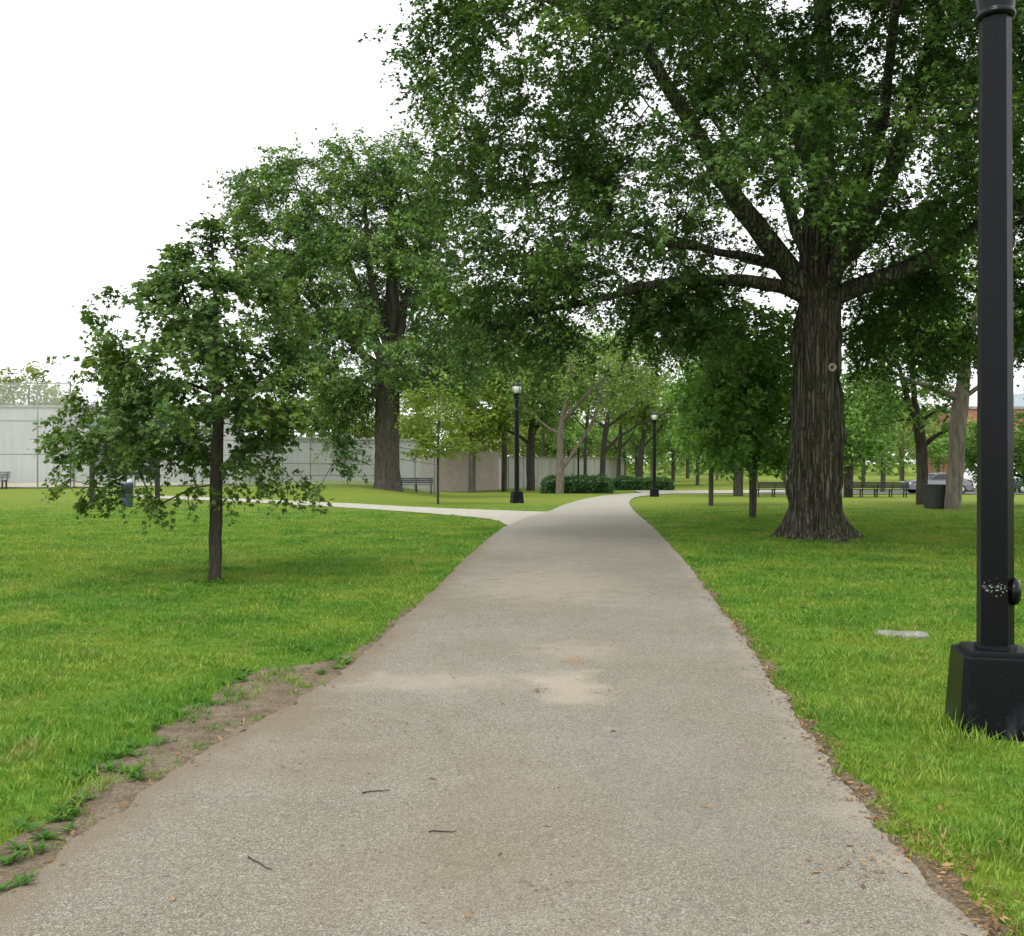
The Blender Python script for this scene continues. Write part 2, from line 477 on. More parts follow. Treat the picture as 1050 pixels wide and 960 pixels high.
M['iron_far'] = plain('black_iron', (.012, .012, .013), .4, .3, 6)
M['globe'] = plain('frosted_globe', (.62, .63, .58), .25, .08, 3)
M['concrete'] = plain('pale_concrete', (.25, .25, .225), .9, .3, 9, 0, .5)
M['steel'] = plain('galvanised_steel', (.15, .155, .155), .5, .2, 4, .2)
M['bench'] = plain('dark_bench_slat', (.022, .020, .018), .6, .4, 8)
M['bin'] = plain('dark_green_grey_bin', (.035, .040, .038), .7, .5, 16)
M['board'] = plain('grey_board', (.12, .12, .135), .6, .25, 5)
M['board_frame'] = plain('board_frame', (.009, .010, .013), .5, .3, 5)
M['roof_green'] = plain('green_roof', (.05, .085, .075), .6, .3, 5)
M['bluebin'] = plain('blue_grey_metal', (.045, .065, .10), .5, .4, 8)
M['white_lid'] = plain('pale_lid', (.55, .58, .62), .5, .1, 5)

# ------------------------------------------------------------------ ground, paths, soil
def axis_vals(lim, fine, step, grow):
    v = [0.0]; s = step
    while v[-1] < lim:
        if v[-1] > fine: s *= grow
        v.append(v[-1] + s)
    return np.array(v)
xa = axis_vals(900, 42, .5, 1.16); xs = np.concatenate([-xa[:0:-1], xa])
ys = np.concatenate([-axis_vals(60, 4, 1, 1.3)[:0:-1], axis_vals(1500, 100, .5, 1.12)])
GX, GY = np.meshgrid(xs, ys)
GV = np.stack([GX, GY, gh(GX, GY)], -1).reshape(-1, 3)
nx, ny = len(xs), len(ys)
ii = (np.arange(ny - 1)[:, None] * nx + np.arange(nx - 1)[None]).ravel()
GF = np.stack([ii, ii + 1, ii + 1 + nx, ii + nx], 1)
tag(link('lawn_ground', np_mesh('lawn_ground', GV, GF, True), M['lawn']), kind='structure')

UACROSS = []
def across_attr(me):
    a = me.attributes.new('across', 'FLOAT', 'POINT'); a.data.foreach_set('value', np.ascontiguousarray(UACROSS[-1], np.float32)); return me

def strip(left, right, lift, step=.2, across=10, jit=.05, seed=1, far_lift=.0006):
    """sheet between two world polylines, with ragged edges; returns mesh arrays and its outline"""
    def resample(P, n):
        P = np.array(P, float)[:, :2]
        d = np.r_[0, np.cumsum(np.linalg.norm(np.diff(P, axis=0), axis=1))]
        u = np.linspace(0, d[-1], n)
        return np.stack([np.interp(u, d, P[:, 0]), np.interp(u, d, P[:, 1])], 1)
    # resample both edges segment by segment so that the pairs stay together
    Ls, Rs = [], []
    for i in range(len(left) - 1):
        a0, a1, b0, b1 = [np.array(p, float)[:2] for p in (left[i], left[i + 1], right[i], right[i + 1])]
        n = max(2, int(max(np.linalg.norm(a1 - a0), np.linalg.norm(b1 - b0)) / step))
        for k in range(n):
            u = k / n; Ls.append(a0 + u * (a1 - a0)); Rs.append(b0 + u * (b1 - b0))
    Ls.append(np.array(left[-1], float)[:2]); Rs.append(np.array(right[-1], float)[:2])
    Ls, Rs = np.array(Ls), np.array(Rs)
    def smooth(P, n=3):
        for _ in range(n): P[1:-1] = .25 * P[:-2] + .5 * P[1:-1] + .25 * P[2:]
        return P
    Ls, Rs = smooth(Ls), smooth(Rs)
    s1, s2 = SineNoise(seed, .8, 2), SineNoise(seed + 50, .22, 2)
    ax = Rs - Ls; ax /= np.linalg.norm(ax, axis=1)[:, None]
    Ls = Ls + ax * (jit * (s1(Ls) * .5 + s2(Ls) * .5))[:, None]
    Rs = Rs + ax * (jit * (s1(Rs) * .5 + s2(Rs) * .5))[:, None]
    u = np.linspace(0, 1, across + 1)
    P = Ls[:, None] * (1 - u)[None, :, None] + Rs[:, None] * u[None, :, None]
    z = gh(P[..., 0], P[..., 1]) + lift + np.clip(P[..., 1] - 20, 0, None) * far_lift
    V = np.concatenate([P, z[..., None]], -1).reshape(-1, 3)
    n, m = P.shape[:2]
    ii = (np.arange(n - 1)[:, None] * m + np.arange(m - 1)[None]).ravel()
    F = np.stack([ii, ii + 1, ii + 1 + m, ii + m], 1)
    UACROSS.append(np.broadcast_to(u[None], (n, m)).ravel())
    return V, F, np.concatenate([Ls, Rs[::-1]])

G = lambda px, py: tuple(ground_at(px, py)[:2])
main_L = [(-2.6, -8), (-1.98, 1.5), G(0, 925), G(187, 787), G(345, 697), G(386, 660), G(440, 610), G(478, 573), G(500, 553), G(517, 541), G(540, 531), G(561, 525.5), G(575, 519.5), G(592, 514), G(603, 511.5), G(618, 509), G(640, 507), G(664, 505.3)]
main_R = [(1.1, -8), (1.42, 1.5), (1.46, 3.2), G(880, 825), G(838, 765), G(800, 710), G(766, 660), G(735, 620), G(707, 582), G(686, 558), G(672, 543), G(655, 529), G(648, 522), G(645, 516.5), G(647, 513), G(650, 511), G(657, 509.5), G(672, 508), G(690, 506.5)]
br_near = [G(560, 541), G(524, 541), G(510, 534), G(485, 530.5), G(440, 526.8), G(400, 523.8), G(350, 520.6), G(300, 517.8), G(230, 514.2), G(180, 512.3), G(140, 510.5), G(100, 507)]
br_far = [G(592, 524), G(562, 525.2), G(530, 524.3), G(490, 522.8), G(440, 520.8), G(400, 518.8), G(350, 516.2), G(300, 514), G(230, 511), G(180, 509.3), G(135, 507.6), G(88, 505)]
far_A = [G(660, 506.6), G(690, 506.8), G(740, 506.5), G(820, 505.8)]
far_B = [G(650, 503.6), G(690, 503.6), G(740, 503.3), G(820, 502.8)]
PATHS = []
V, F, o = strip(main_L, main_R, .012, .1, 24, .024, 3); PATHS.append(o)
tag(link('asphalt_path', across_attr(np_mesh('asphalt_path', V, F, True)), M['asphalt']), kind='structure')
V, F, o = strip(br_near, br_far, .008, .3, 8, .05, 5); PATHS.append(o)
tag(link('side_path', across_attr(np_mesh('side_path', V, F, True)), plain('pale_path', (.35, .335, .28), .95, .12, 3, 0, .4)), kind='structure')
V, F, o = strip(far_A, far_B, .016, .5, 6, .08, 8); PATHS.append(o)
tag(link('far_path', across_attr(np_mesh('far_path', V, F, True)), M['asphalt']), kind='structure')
dirt_out = [(-2.5, 1.5), G(-60, 935), G(-10, 895), G(50, 836), G(115, 786), G(180, 738), G(240, 702), G(285, 684), G(335, 678), G(372, 662), G(420, 622)]
dirt_in = [(-1.6, 1.5), (-1.6, 3.0), (-1.6, 3.6), G(130, 842), G(187, 793), G(250, 750), G(300, 730), G(350, 698), G(372, 682), G(395, 664), G(430, 626)]
V, F, o = strip(dirt_out, dirt_in, .006, .1, 10, .07, 11); DIRT = o
tag(link('bare_soil_strip', np_mesh('bare_soil_strip', V, F, True), M['soil']), kind='structure')
# worn soil margin on the right of the path
mr_in = [(x - .1, y) for x, y in main_R[1:9]]; mr_out = [(x + d, y) for (x, y), d in zip(main_R[1:9], (.07, .09, .08, .06, .05, .04, .03, .02))]
V, F, o = strip(mr_in, mr_out, .005, .1, 6, .06, 17); MARG = o
tag(link('soil_margin', np_mesh('soil_margin', V, F, True), M['soil']), kind='structure')
# pale clay in front of the court wall
cl_n = [on_ground(-120, 46.5), on_ground(60, 46.5), on_ground(110, 47.5)]; cl_f = [on_ground(-120, 58), on_ground(60, 58), on_ground(250, 58)]
V, F, o = strip(cl_n, cl_f, .01, .5, 8, .1, 19)
M['clay'] = plain('pale_clay', (.36, .31, .22), .95, .2, .8)
tag(link('clay_court', np_mesh('clay_court', V, F, True), M['clay']), kind='structure')

def inside(poly, X, Y):
    res = np.zeros(len(X), bool)
    p = poly; q = np.roll(poly, -1, axis=0)
    bb = (X > p[:, 0].min()) & (X < p[:, 0].max()) & (Y > p[:, 1].min()) & (Y < p[:, 1].max())
    idx = np.nonzero(bb)[0]
    for s in range(0, len(idx), 20000):
        k = idx[s:s + 20000]; x = X[k][:, None]; y = Y[k][:, None]
        with np.errstate(divide='ignore', invalid='ignore'):
            c = ((p[None, :, 1] > y) != (q[None, :, 1] > y)) & (x < (q[None, :, 0] - p[None, :, 0]) * (y - p[None, :, 1]) / (q[None, :, 1] - p[None, :, 1]) + p[None, :, 0])
        res[k] = c.sum(1) % 2 == 1
    return res

# ------------------------------------------------------------------ foliage and branches
def frames(nrm, r):
    n = nrm / np.linalg.norm(nrm, axis=1)[:, None]
    a = r.normal(size=n.shape)
    u = np.cross(n, a); u /= np.linalg.norm(u, axis=1)[:, None]
    return u, np.cross(n, u), n

LOBED = [np.array([[0, 0, 0], [.50, .20, .04], [1, 0, -.10], [.50, -.20, .04]]),
         np.array([[.10, 0, 0], [.26, .30, .02], [.66, .44, -.07], [.58, .10, .02]]),
         np.array([[.10, 0, 0], [.58, -.10, .02], [.66, -.44, -.07], [.26, -.30, .02]])]
KITE = [np.array([[0, 0, 0], [.45, .30, .04], [1, 0, -.10], [.45, -.30, .04]])]
DUO = [np.array([[0, 0, 0], [.50, .19, .04], [1, 0, -.10], [.50, -.19, .04]]),
       np.array([[.22, 0, .01], [.52, .42, -.06], [.72, 0, .01], [.52, -.42, -.06]])]
OVAL = [np.array([[0, 0, 0], [.5, .20, .05], [1, 0, -.08], [.5, -.20, .05]])]

def leaf_arrays(P, nrm, size, shape, r, dirs=None):
    """P (n,3) bases; returns V, F for every quad of every leaf"""
    u, v, n = frames(nrm, r)
    if dirs is not None:
        u = dirs - (dirs * n).sum(1)[:, None] * n; u /= np.maximum(np.linalg.norm(u, axis=1), 1e-6)[:, None]; v = np.cross(n, u)
    Vs = []
    for q in shape:
        w = P[:, None] + size[:, None, None] * (q[None, :, 0, None] * u[:, None] + q[None, :, 1, None] * v[:, None] + q[None, :, 2, None] * n[:, None])
        Vs.append(w)
    V = np.stack(Vs, 1).reshape(-1, 3)                       # leaf, quad, vertex
    F = np.arange(len(V), dtype=np.int32).reshape(-1, 4)
    return V, F

def crown_leaves(C, axis, per, rc, size, shape, r, flat=.6, spread=.9, tint_c=.13, tint_l=.11, outw=.5, twigs=7, droop=.30):
    """leaves along fine twigs that fan out from cluster centres C; also returns the twigs as polylines"""
    nt = len(C) * twigs
    ci = np.repeat(np.arange(len(C)), twigs)
    g = r.normal(size=(nt, 3)); g[:, 2] *= flat
    out = C[ci] - axis; out[:, 2] *= .3
    out /= np.maximum(np.linalg.norm(out, axis=1), 1e-6)[:, None]
    g /= np.linalg.norm(g, axis=1)[:, None]
    g = g + outw * out; g /= np.linalg.norm(g, axis=1)[:, None]
    rcc = rc * r.uniform(.65, 1.3, len(C))
    L = rcc[ci] * r.uniform(.45, 1.3, nt)
    B = C[ci] + r.normal(size=(nt, 3)) * (.14 * rcc[ci])[:, None]
    def at(k, s_):
        p = B[k] + g[k] * (L[k] * s_)[:, None]
        p[:, 2] -= droop * L[k] * s_ * s_
        return p
    k = np.arange(nt)
    tw = np.stack([at(k, np.zeros(nt)), at(k, np.full(nt, .5)), at(k, np.ones(nt))], 1)
    pl = max(1, per // twigs); n = nt * pl
    ti = np.repeat(np.arange(nt), pl)
    s_ = r.uniform(.12, 1.03, n) ** .85
    P = at(ti, s_) + r.normal(size=(n, 3)) * size * .38
    d = g[ti] + r.normal(size=(n, 3)) * .75; d[:, 2] -= .35 + .5 * s_ * droop
    nrm = np.array([0, 0, .85]) + spread * r.normal(size=(n, 3)) * .62 + outw * out[ti] * .4
    sz = size * r.uniform(.55, 1.3, n)
    V, F = leaf_arrays(P, nrm, sz, shape, r, d)
    t = .45 + (tint_c * r.normal(size=len(C)))[ci][ti] + (.08 * r.normal(size=nt))[ti] + tint_l * r.normal(size=n)
    return V, F, np.repeat(np.clip(t, 0, 1), 4 * len(shape)), tw

def twig_tubes(tw, rad):
    """thin three-sided tubes along (n, 3 points, 3) polylines"""
    a = np.arange(3) * 2 * np.pi / 3
    d = tw[:, 2] - tw[:, 0]; d /= np.maximum(np.linalg.norm(d, axis=1), 1e-6)[:, None]
    u = np.cross(d, np.array([.2, .3, .93])); u /= np.maximum(np.linalg.norm(u, axis=1), 1e-6)[:, None]; v = np.cross(d, u)
    rr = rad * np.array([1.0, .75, .4])
    R = tw[:, :, None] + rr[None, :, None, None] * (np.cos(a)[None, None, :, None] * u[:, None, None] + np.sin(a)[None, None, :, None] * v[:, None, None])
    V = R.reshape(-1, 3); n = len(tw)
    base = np.array([[q * 3 + i, q * 3 + (i + 1) % 3, q * 3 + 3 + (i + 1) % 3, q * 3 + 3 + i] for q in range(2) for i in range(3)])
    F = (np.arange(n) * 9)[:, None, None] + base[None]
    return V, F.reshape(-1, 4)

class Skel:
    def __init__(self): self.P = []; self.par = []; self.rmin = []
    def add(self, p, par, rm=0.0):
        self.P.append(np.array(p, float)); self.par.append(par); self.rmin.append(rm); return len(self.P) - 1
    def limb(self, pts, r0, r1, par=-1, step=.35, wob=.0, r=None):
        pts = np.array(pts, float)
        d = np.r_[0, np.cumsum(np.linalg.norm(np.diff(pts, axis=0), axis=1))]
        n = max(2, int(d[-1] / step))
        us = np.linspace(0, d[-1], n + 1)
        Q = np.stack([np.interp(us, d, pts[:, k]) for k in range(3)], 1)
        for _ in range(3): Q[1:-1] = .25 * Q[:-2] + .5 * Q[1:-1] + .25 * Q[2:]
        if wob and r is not None:
            w = r.normal(size=Q.shape) * wob; w[0] = 0
            Q = Q + w
        ids = []
        for i, q in enumerate(Q):
            if i == 0 and par >= 0: ids.append(par); continue
            par = self.add(q, par, r0 + (r1 - r0) * i / n); ids.append(par)
        return ids
    def grow(self, T, r, step=.45, up=.5, seedpt=None, wob=.05, start=0):
        """join every target to the nearest branch, nearest targets first"""
        T = np.array(T)
        base = np.array(self.P)
        d0 = np.min(np.linalg.norm(T[:, None] - base[None, start:], axis=2), axis=1)
        order = np.argsort(d0)
        cap = len(self.P) + len(T) * 40
        A = np.zeros((cap, 3)); A[:len(self.P)] = base
        for ti in order:
            t = T[ti]; n = len(self.P)
            dv = t - A[start:n]
            d = np.linalg.norm(dv, axis=1)
            cost = d + up * np.maximum(0, -dv[:, 2])
            k = int(np.argmin(cost)) + start
            p0 = A[k]; L = d[k - start]
            if L < .02: continue
            pd = p0 - A[self.par[k]] if self.par[k] >= 0 else np.array([0, 0, 1.0])
            pd /= max(np.linalg.norm(pd), 1e-6)
            ctrl = p0 + pd * .30 * L + np.array([0, 0, .10 * L]) + .22 * (t - p0)
            m = max(1, int(L / step)); par = k
            for i in range(1, m + 1):
                u = i / m
                q = (1 - u) ** 2 * p0 + 2 * u * (1 - u) * ctrl + u * u * t
                if i < m: q = q + r.normal(size=3) * wob * step
                par = self.add(q, par); A[par] = q
    def radii(self, tip, base, expo=2.3):
        n = len(self.P); acc = np.zeros(n); has = np.zeros(n, bool)
        for i in range(n - 1, -1, -1):
            if not has[i]: acc[i] = tip ** expo
            p = self.par[i]
            if p >= 0: acc[p] += acc[i]; has[p] = True
        rad = acc ** (1 / expo)
        rb = max(rad[0], tip * 1.5)
        k = math.log(base / tip) / math.log(rb / tip)
        rad = tip * (rad / tip) ** k
        return np.maximum(rad, np.array(self.rmin))
    def tubes(self, rad, skip=None, sides=(12, 8, 5, 4)):
        n = len(self.P); P = np.array(self.P); ch = [[] for _ in range(n)]; roots = []
        for i, p in enumerate(self.par):
            (ch[p] if p >= 0 else roots).append(i)
        VV, FF, off = [], [], 0
        stack = [(rt, -1) for rt in roots]
        while stack:
            i, par = stack.pop()
            chain = [i]
            while ch[chain[-1]]:
                c = sorted(ch[chain[-1]], key=lambda a: -rad[a])
                for o_ in c[1:]: stack.append((o_, chain[-1]))
                chain.append(c[0])
            pts = P[chain]; rr = rad[chain]
            if par >= 0:
                pts = np.vstack([P[par], pts]); rr = np.r_[min(rad[par] * .9, rr[0] * 1.25), rr]
            elif skip: pass
            if len(pts) < 2: continue
            m = rr.max(); ns = sides[0] if m > .16 else sides[1] if m > .06 else sides[2] if m > .02 else sides[3]
            T = np.gradient(pts, axis=0); T /= np.maximum(np.linalg.norm(T, axis=1), 1e-9)[:, None]
            ref = np.array([.31, .95, .05]) if abs(T[:, 1]).mean() < .8 else np.array([.95, .1, .3])
            u = np.cross(T, ref); u /= np.maximum(np.linalg.norm(u, axis=1), 1e-9)[:, None]; v = np.cross(T, u)
            a = np.arange(ns) * 2 * np.pi / ns
            R = pts[:, None] + rr[:, None, None] * (np.cos(a)[None, :, None] * u[:, None] + np.sin(a)[None, :, None] * v[:, None])
            VV.append(R.reshape(-1, 3)); L = len(pts)
            i0 = (np.arange(L - 1)[:, None] * ns + np.arange(ns)[None]); i1 = (np.arange(L - 1)[:, None] * ns + (np.arange(ns)[None] + 1) % ns)
            FF.append(np.stack([i0, i1, i1 + ns, i0 + ns], -1).reshape(-1, 4) + off); off += L * ns
        return np.concatenate(VV), np.concatenate(FF)

def trunk_arrays(path, rfun, seed, sides=56, dz=.07, flare=.9, fl_h=.45, ridge=.03, nbut=7):
    """furrowed trunk with root flare; path = polyline of points, rfun(height) = radius"""
    path = np.array(path, float)
    d = np.r_[0, np.cumsum(np.linalg.norm(np.diff(path, axis=0), axis=1))]
    n = int(d[-1] / dz) + 1
    us = np.linspace(0, d[-1], n)
    C = np.stack([np.interp(us, d, path[:, k]) for k in range(3)], 1)
    r = np.random.default_rng(seed)
    a = np.arange(sides) * 2 * np.pi / sides
    bph, bam = r.uniform(0, 6.28, nbut), r.uniform(.5, 1.2, nbut)
    but = sum(am * np.exp(-(((a - p + np.pi) % (2 * np.pi) - np.pi) / .26) ** 2) for p, am in zip(bph, bam))
    h = C[:, 2] - C[0, 2]
    R = np.array([rfun(x) for x in h])[:, None] * np.ones(sides)[None]
    fl = np.exp(-np.clip(h, 0, None) / fl_h)[:, None]
    R = R * (1 + flare * fl * (.42 + .58 * but[None]))
    R = R * (1 + .10 * np.exp(-h / 1.6)[:, None] * (but[None] - .5))
    nz = SineNoise(seed, .55, 3, 20)
    ca, sa = np.cos(a), np.sin(a)
    Q = np.stack([np.broadcast_to(ca * .42, R.shape), np.broadcast_to(sa * .42, R.shape), np.broadcast_to(h[:, None] * .10, R.shape)], -1)
    R = R + ridge * (np.abs(SineNoise(seed + 1, .17, 3, 20)(Q)) - .7) + ridge * .8 * nz(Q * np.array([1, 1, 3]))
    V = np.stack([C[:, None, 0] + R * ca, C[:, None, 1] + R * sa, np.broadcast_to(C[:, None, 2], R.shape)], -1).reshape(-1, 3)
    i0 = (np.arange(n - 1)[:, None] * sides + np.arange(sides)[None]); i1 = (np.arange(n - 1)[:, None] * sides + (np.arange(sides)[None] + 1) % sides)
    return V, np.stack([i0, i1, i1 + sides, i0 + sides], -1).reshape(-1, 4)

def profile_points(prof, Z, n, r, depth=.9, nscale=1.6, thr=-.3, power=.45, dy=0.0, seed=0, keep=None):
    """cluster centres inside a crown whose outline is given at distance Z as (photo row, left, right)"""
    prof = np.array(prof, float)
    nz = SineNoise(100 + seed, nscale)
    out = []; tot = 0
    yy = np.linspace(prof[0, 0], prof[-1, 0], 200)
    wdt = np.interp(yy, prof[:, 0], prof[:, 2] - prof[:, 1]) ** 1.6; cdf = np.cumsum(wdt) / wdt.sum()
    while tot < n:
        m = n * 4
        y = np.interp(r.uniform(0, 1, m), cdf, yy)
        xl = np.interp(y, prof[:, 0], prof[:, 1]); xr = np.interp(y, prof[:, 0], prof[:, 2])
        th = r.uniform(0, 2 * np.pi, m); rad = r.uniform(0, 1, m) ** power
        half = (xr - xl) / 2 * Z / FPX
        X = ((xl + xr) / 2 - CX) / FPX * Z + half * rad * np.cos(th)
        Yv = Z + dy + half * depth * rad * np.sin(th)
        P = np.stack([X, Yv, CAM_H - (y - HZ) / FPX * Z], 1)
        ok = nz(P) > thr
        if keep is not None: ok &= keep(P)
        out.append(P[ok]); tot += ok.sum()
    return np.concatenate(out)[:n]

def make_tree(name, label, base, trunk_pts, r_base, targets, leafmat, barkmat, per, rc, size, shape, seed,
              limbs=(), tip=.008, group=None, step=.45, flat=.6, trunk_r1=None, start_frac=.4, cat='tree', up=.5, hires=None, tint_c=.16, extra=None, wob=.05, twigs=7, twig_r=0.0, outw=.5, droop=.30):
    """trunk and boughs in one mesh, leaves in another, under an Empty at the base"""
    r = np.random.default_rng(seed)
    base = np.array(base, float)
    root = thing(name, label, cat, base, 0, group)
    sk = Skel()
    r1 = trunk_r1 if trunk_r1 else r_base * .35
    ids = sk.limb(trunk_pts, r_base, r1, -1, step, .05 * r_base, r)
    for (frac, pts, a, b) in limbs:
        if frac < 0:
            q = np.array(pts[0], float); zs = np.array([sk.P[i_][2] for i_ in ids]); ds = np.array([np.hypot(sk.P[i_][0] - q[0], sk.P[i_][1] - q[1]) for i_ in ids])
            k = ids[int(np.argmin(np.abs(zs - (q[2] - .7 * ds))))]
        else: k = ids[int(frac * (len(ids) - 1))]
        pts = [sk.P[k]] + [np.array(p, float) for p in pts]
        sk.limb(pts, a, b, k, step, .05 * step, r)
    start = int(start_frac * len(ids))
    sk.grow(targets, r, step, up, start=start, wob=wob)
    rad = sk.radii(tip, r_base)
    V, F = sk.tubes(rad)
    if hires:
        V2, F2 = trunk_arrays(*hires); F2 = F2 + len(V); V = np.vstack([V, V2]); F = np.vstack([F, F2])
    C = np.array(targets); axis = C.mean(0)
    Vl, Fl, t, tw = crown_leaves(C, axis, per, rc, size, shape, r, flat, tint_c=tint_c, twigs=twigs, outw=outw, droop=droop)
    if twig_r:
        V3, F3 = twig_tubes(tw, twig_r); F = np.vstack([F, F3 + len(V)]); V = np.vstack([V, V3])
    link('trunk', np_mesh(name + '_trunk', V - base, F, True), barkmat, root)
    link('crown', np_mesh(name + '_crown', Vl - base, Fl, False, t), leafmat, root)
    return root

# ---- the big oak on the right of the path
def big_oak():
    Z = 18.0
    b = ground_at(836, 553); Z = b[1]
    R = lambda px, py, dy=0: ray(px, py, Z) + np.array([(px - CX) / FPX * dy * .0, dy, 0])
    r = np.random.default_rng(21)
    prof = [(-340, 720, 980), (-260, 600, 1090), (-160, 490, 1190), (-60, 410, 1260), (20, 398, 1300), (90, 394, 1310), (140, 412, 1310), (190, 446, 1300), (240, 466, 1290), (285, 475, 1270), (330, 480, 1240)]
    def keep(P):
        px = P[:, 0] / P[:, 1] * FPX + CX; py = HZ - (P[:, 2] - CAM_H) / P[:, 1] * FPX
        low = P[:, 2] < 5.6
        near = P[:, 1] < Z + .8
        core = np.hypot(P[:, 0] - b[0], P[:, 1] - Z) < 2.6
        bad = (low & core) | (near & (px > 775) & (px < 900) & (py > 215)) | (near & (py > 345))
        bad |= (px > 690) & (px < 830) & (py > 195) & (py < 290) & near            # the open window between the limbs
        bad |= (P[:, 1] < 6.5) | ((py > 250) & (r.uniform(size=len(P)) < .5))
        return ~bad
    T = profile_points(prof, Z, 1500, r, .95, 2.6, .18, .42, seed=3, keep=keep)
    # drooping skirt on the far left and the right
    T2 = profile_points([(250, 440, 640), (300, 440, 650), (340, 450, 640), (372, 470, 600)], Z, 60, r, .8, 1.5, .1, .6, seed=4)
    T3 = profile_points([(270, 880, 1080), (320, 890, 1120), (362, 900, 1150)], Z + 1, 80, r, .8, 1.5, -.2, .6, seed=5, dy=1.5)
    T4 = profile_points([(285, 610, 800), (320, 620, 790), (345, 640, 740)], Z, 46, r, .8, 1.5, .1, .6, seed=6, dy=.2)
    T5 = profile_points([(-70, 760, 1090), (0, 770, 1080), (60, 790, 1075), (130, 850, 1060)], Z - 1, 120, r, .5, 1.5, -.3, .7, seed=7, dy=-1.5)   # leafy boughs in front of the upper limbs
    T = np.vstack([T, T2, T3, T4, T5])
    c = R(838, 310)
    trunk = [b, R(836, 500), R(838, 400), c, R(842, 250), R(845, 180), R(846, 100), R(842, 0), R(838, -120)]
    limbs = [(.385, [R(806, 276, -.15), R(770, 243, -.4), R(728, 188, -.8), R(672, 105, -1.2), R(610, 30, -1.5)], .25, .07),
             (.385, [R(795, 289, -.25), R(740, 290, -.4), R(690, 292, -.5), R(640, 301, -.5), R(590, 318, -.4), R(545, 322, -.2)], .155, .035),
             (.40, [R(868, 255, -.2), R(892, 212, -.6), R(905, 150, -1.2), R(920, 40, -2)], .23, .07),
             (.375, [R(880, 292, -.15), R(915, 283, -.25), R(955, 262, -.3), R(1005, 233, -.3), R(1070, 196, -.3), R(1150, 160, -.2)], .20, .06),
             (.39, [R(895, 240, .4), R(930, 215, .6), R(975, 200, .8), R(1040, 172, 1.0), R(1110, 130, 1.5)], .14, .05),
             (.40, [R(818, 240, .2), R(811, 200, .3), R(800, 130, .8), R(765, 40, 1.4)], .13, .05),
             (.39, [R(812, 275, .1), R(775, 262, .2), R(735, 250, .5), R(690, 243, .8), R(640, 225, 1.0)], .11, .03),
             (.38, [R(850, 240, -1.2), R(842, 190, -3.2), R(805, 140, -5.5)], .15, .05),
             (.38, [R(830, 255, 1.6), R(785, 220, 3.6), R(745, 170, 6.0)], .16, .05),
             (.40, [R(870, 240, 1.8), R(930, 205, 4.0), R(1000, 160, 6.0)], .16, .05),
             (.50, [R(805, 130, -.6), R(735, 40, -1.4), R(690, -60, -2)], .14, .05)]
    rf = lambda h: .435 - .012 * h if h < 4.2 else max(.2, .385 - .05 * (h - 4.2))
    root = make_tree('oak_tree', 'massive old oak with furrowed trunk and wide dark crown right of the path', b, trunk, .40, T,
                     M['leaf_oak'], M['bark_oak'], 216, .78, .112, DUO, 22, limbs, twigs=9, twig_r=.006, flat=.55, tip=.009, step=.4, trunk_r1=.08,
                     start_frac=.37, hires=([b - np.array([0, 0, .12]), R(836, 500), R(838, 400), c, R(842, 250), R(845, 190)], rf, 5, 96, .05, .85, .30, .05, 9), tint_c=.15)
    kn = MB()
    prof_k = [(.02, -.02), (.075, .0), (.085, .03), (.06, .05), (.035, .035), (.03, .0)]
    p = ray(853, 377, Z - .40) - b
    kn.lathe([(a, -d) for a, d in prof_k], 16, tuple(p), axis='y')
    trunk_o = [c_ for c_ in root.children if c_.name.startswith('trunk')][0]
    kn.build('knot_scar', plain('pale_callus', (.34, .31, .25), .9, .3, 25), trunk_o)
    return root
big_oak()

# ---- the young oak in the left lawn
def young_oak():
    b = ground_at(220, 596); Z = b[1]
    R = lambda px, py, dy=0: ray(px, py, Z) + np.array([0, dy, 0])
    r = np.random.default_rng(31)
    prof = [(238, 208, 226), (258, 192, 255), (280, 172, 285), (305, 158, 298), (340, 128, 312), (380, 100, 325), (420, 80, 330), (450, 74, 322), (468, 95, 300)]
    def keep(P):
        px = P[:, 0] / P[:, 1] * FPX + CX; py = HZ - (P[:, 2] - CAM_H) / P[:, 1] * FPX
        return ~((np.abs(px - 220) < 22) & (py > 425) & (P[:, 1] < Z + .1))
    T = profile_points(prof, Z, 250, r, .95, .7, .1, .5, seed=8, keep=keep)
    spray = [(50, 452, .1), (62, 468, .2), (85, 440, -.2), (72, 492, .0), (95, 497, -.1), (112, 505, .1), (90, 515, .1), (130, 492, -.3), (150, 480, -.3), (165, 505, -.4), (178, 515, -.4), (140, 470, .3), (100, 330, .2), (92, 318, .3),
             (270, 490, -.3), (285, 500, -.3), (300, 488, -.2), (318, 505, -.2), (250, 478, -.4), (340, 475, .1), (345, 450, .2), (205, 500, -.3), (235, 495, -.2), (213, 232, 0), (205, 245, .1), (232, 250, 0), (176, 262, .1), (160, 290, .2), (120, 300, .1)]
    T = np.vstack([T, [R(*s) for s in spray]])
    trunk = [b - np.array([0, 0, .05]), R(221, 540), R(223, 450), R(222, 380), R(221, 310), R(217, 240)]
    return make_tree('young_oak_tree', 'young oak with dark slender trunk and drooping leafy boughs on the near left lawn', b, trunk, .080, T, M['leaf_young'], M['bark_young'], 84, .32, .085,
                     LOBED, 32, (), tip=.0045, step=.2, trunk_r1=.015, start_frac=.36, flat=.6, tint_c=.15, up=.1, twigs=6, twig_r=.003, outw=.8, droop=.35)
young_oak()

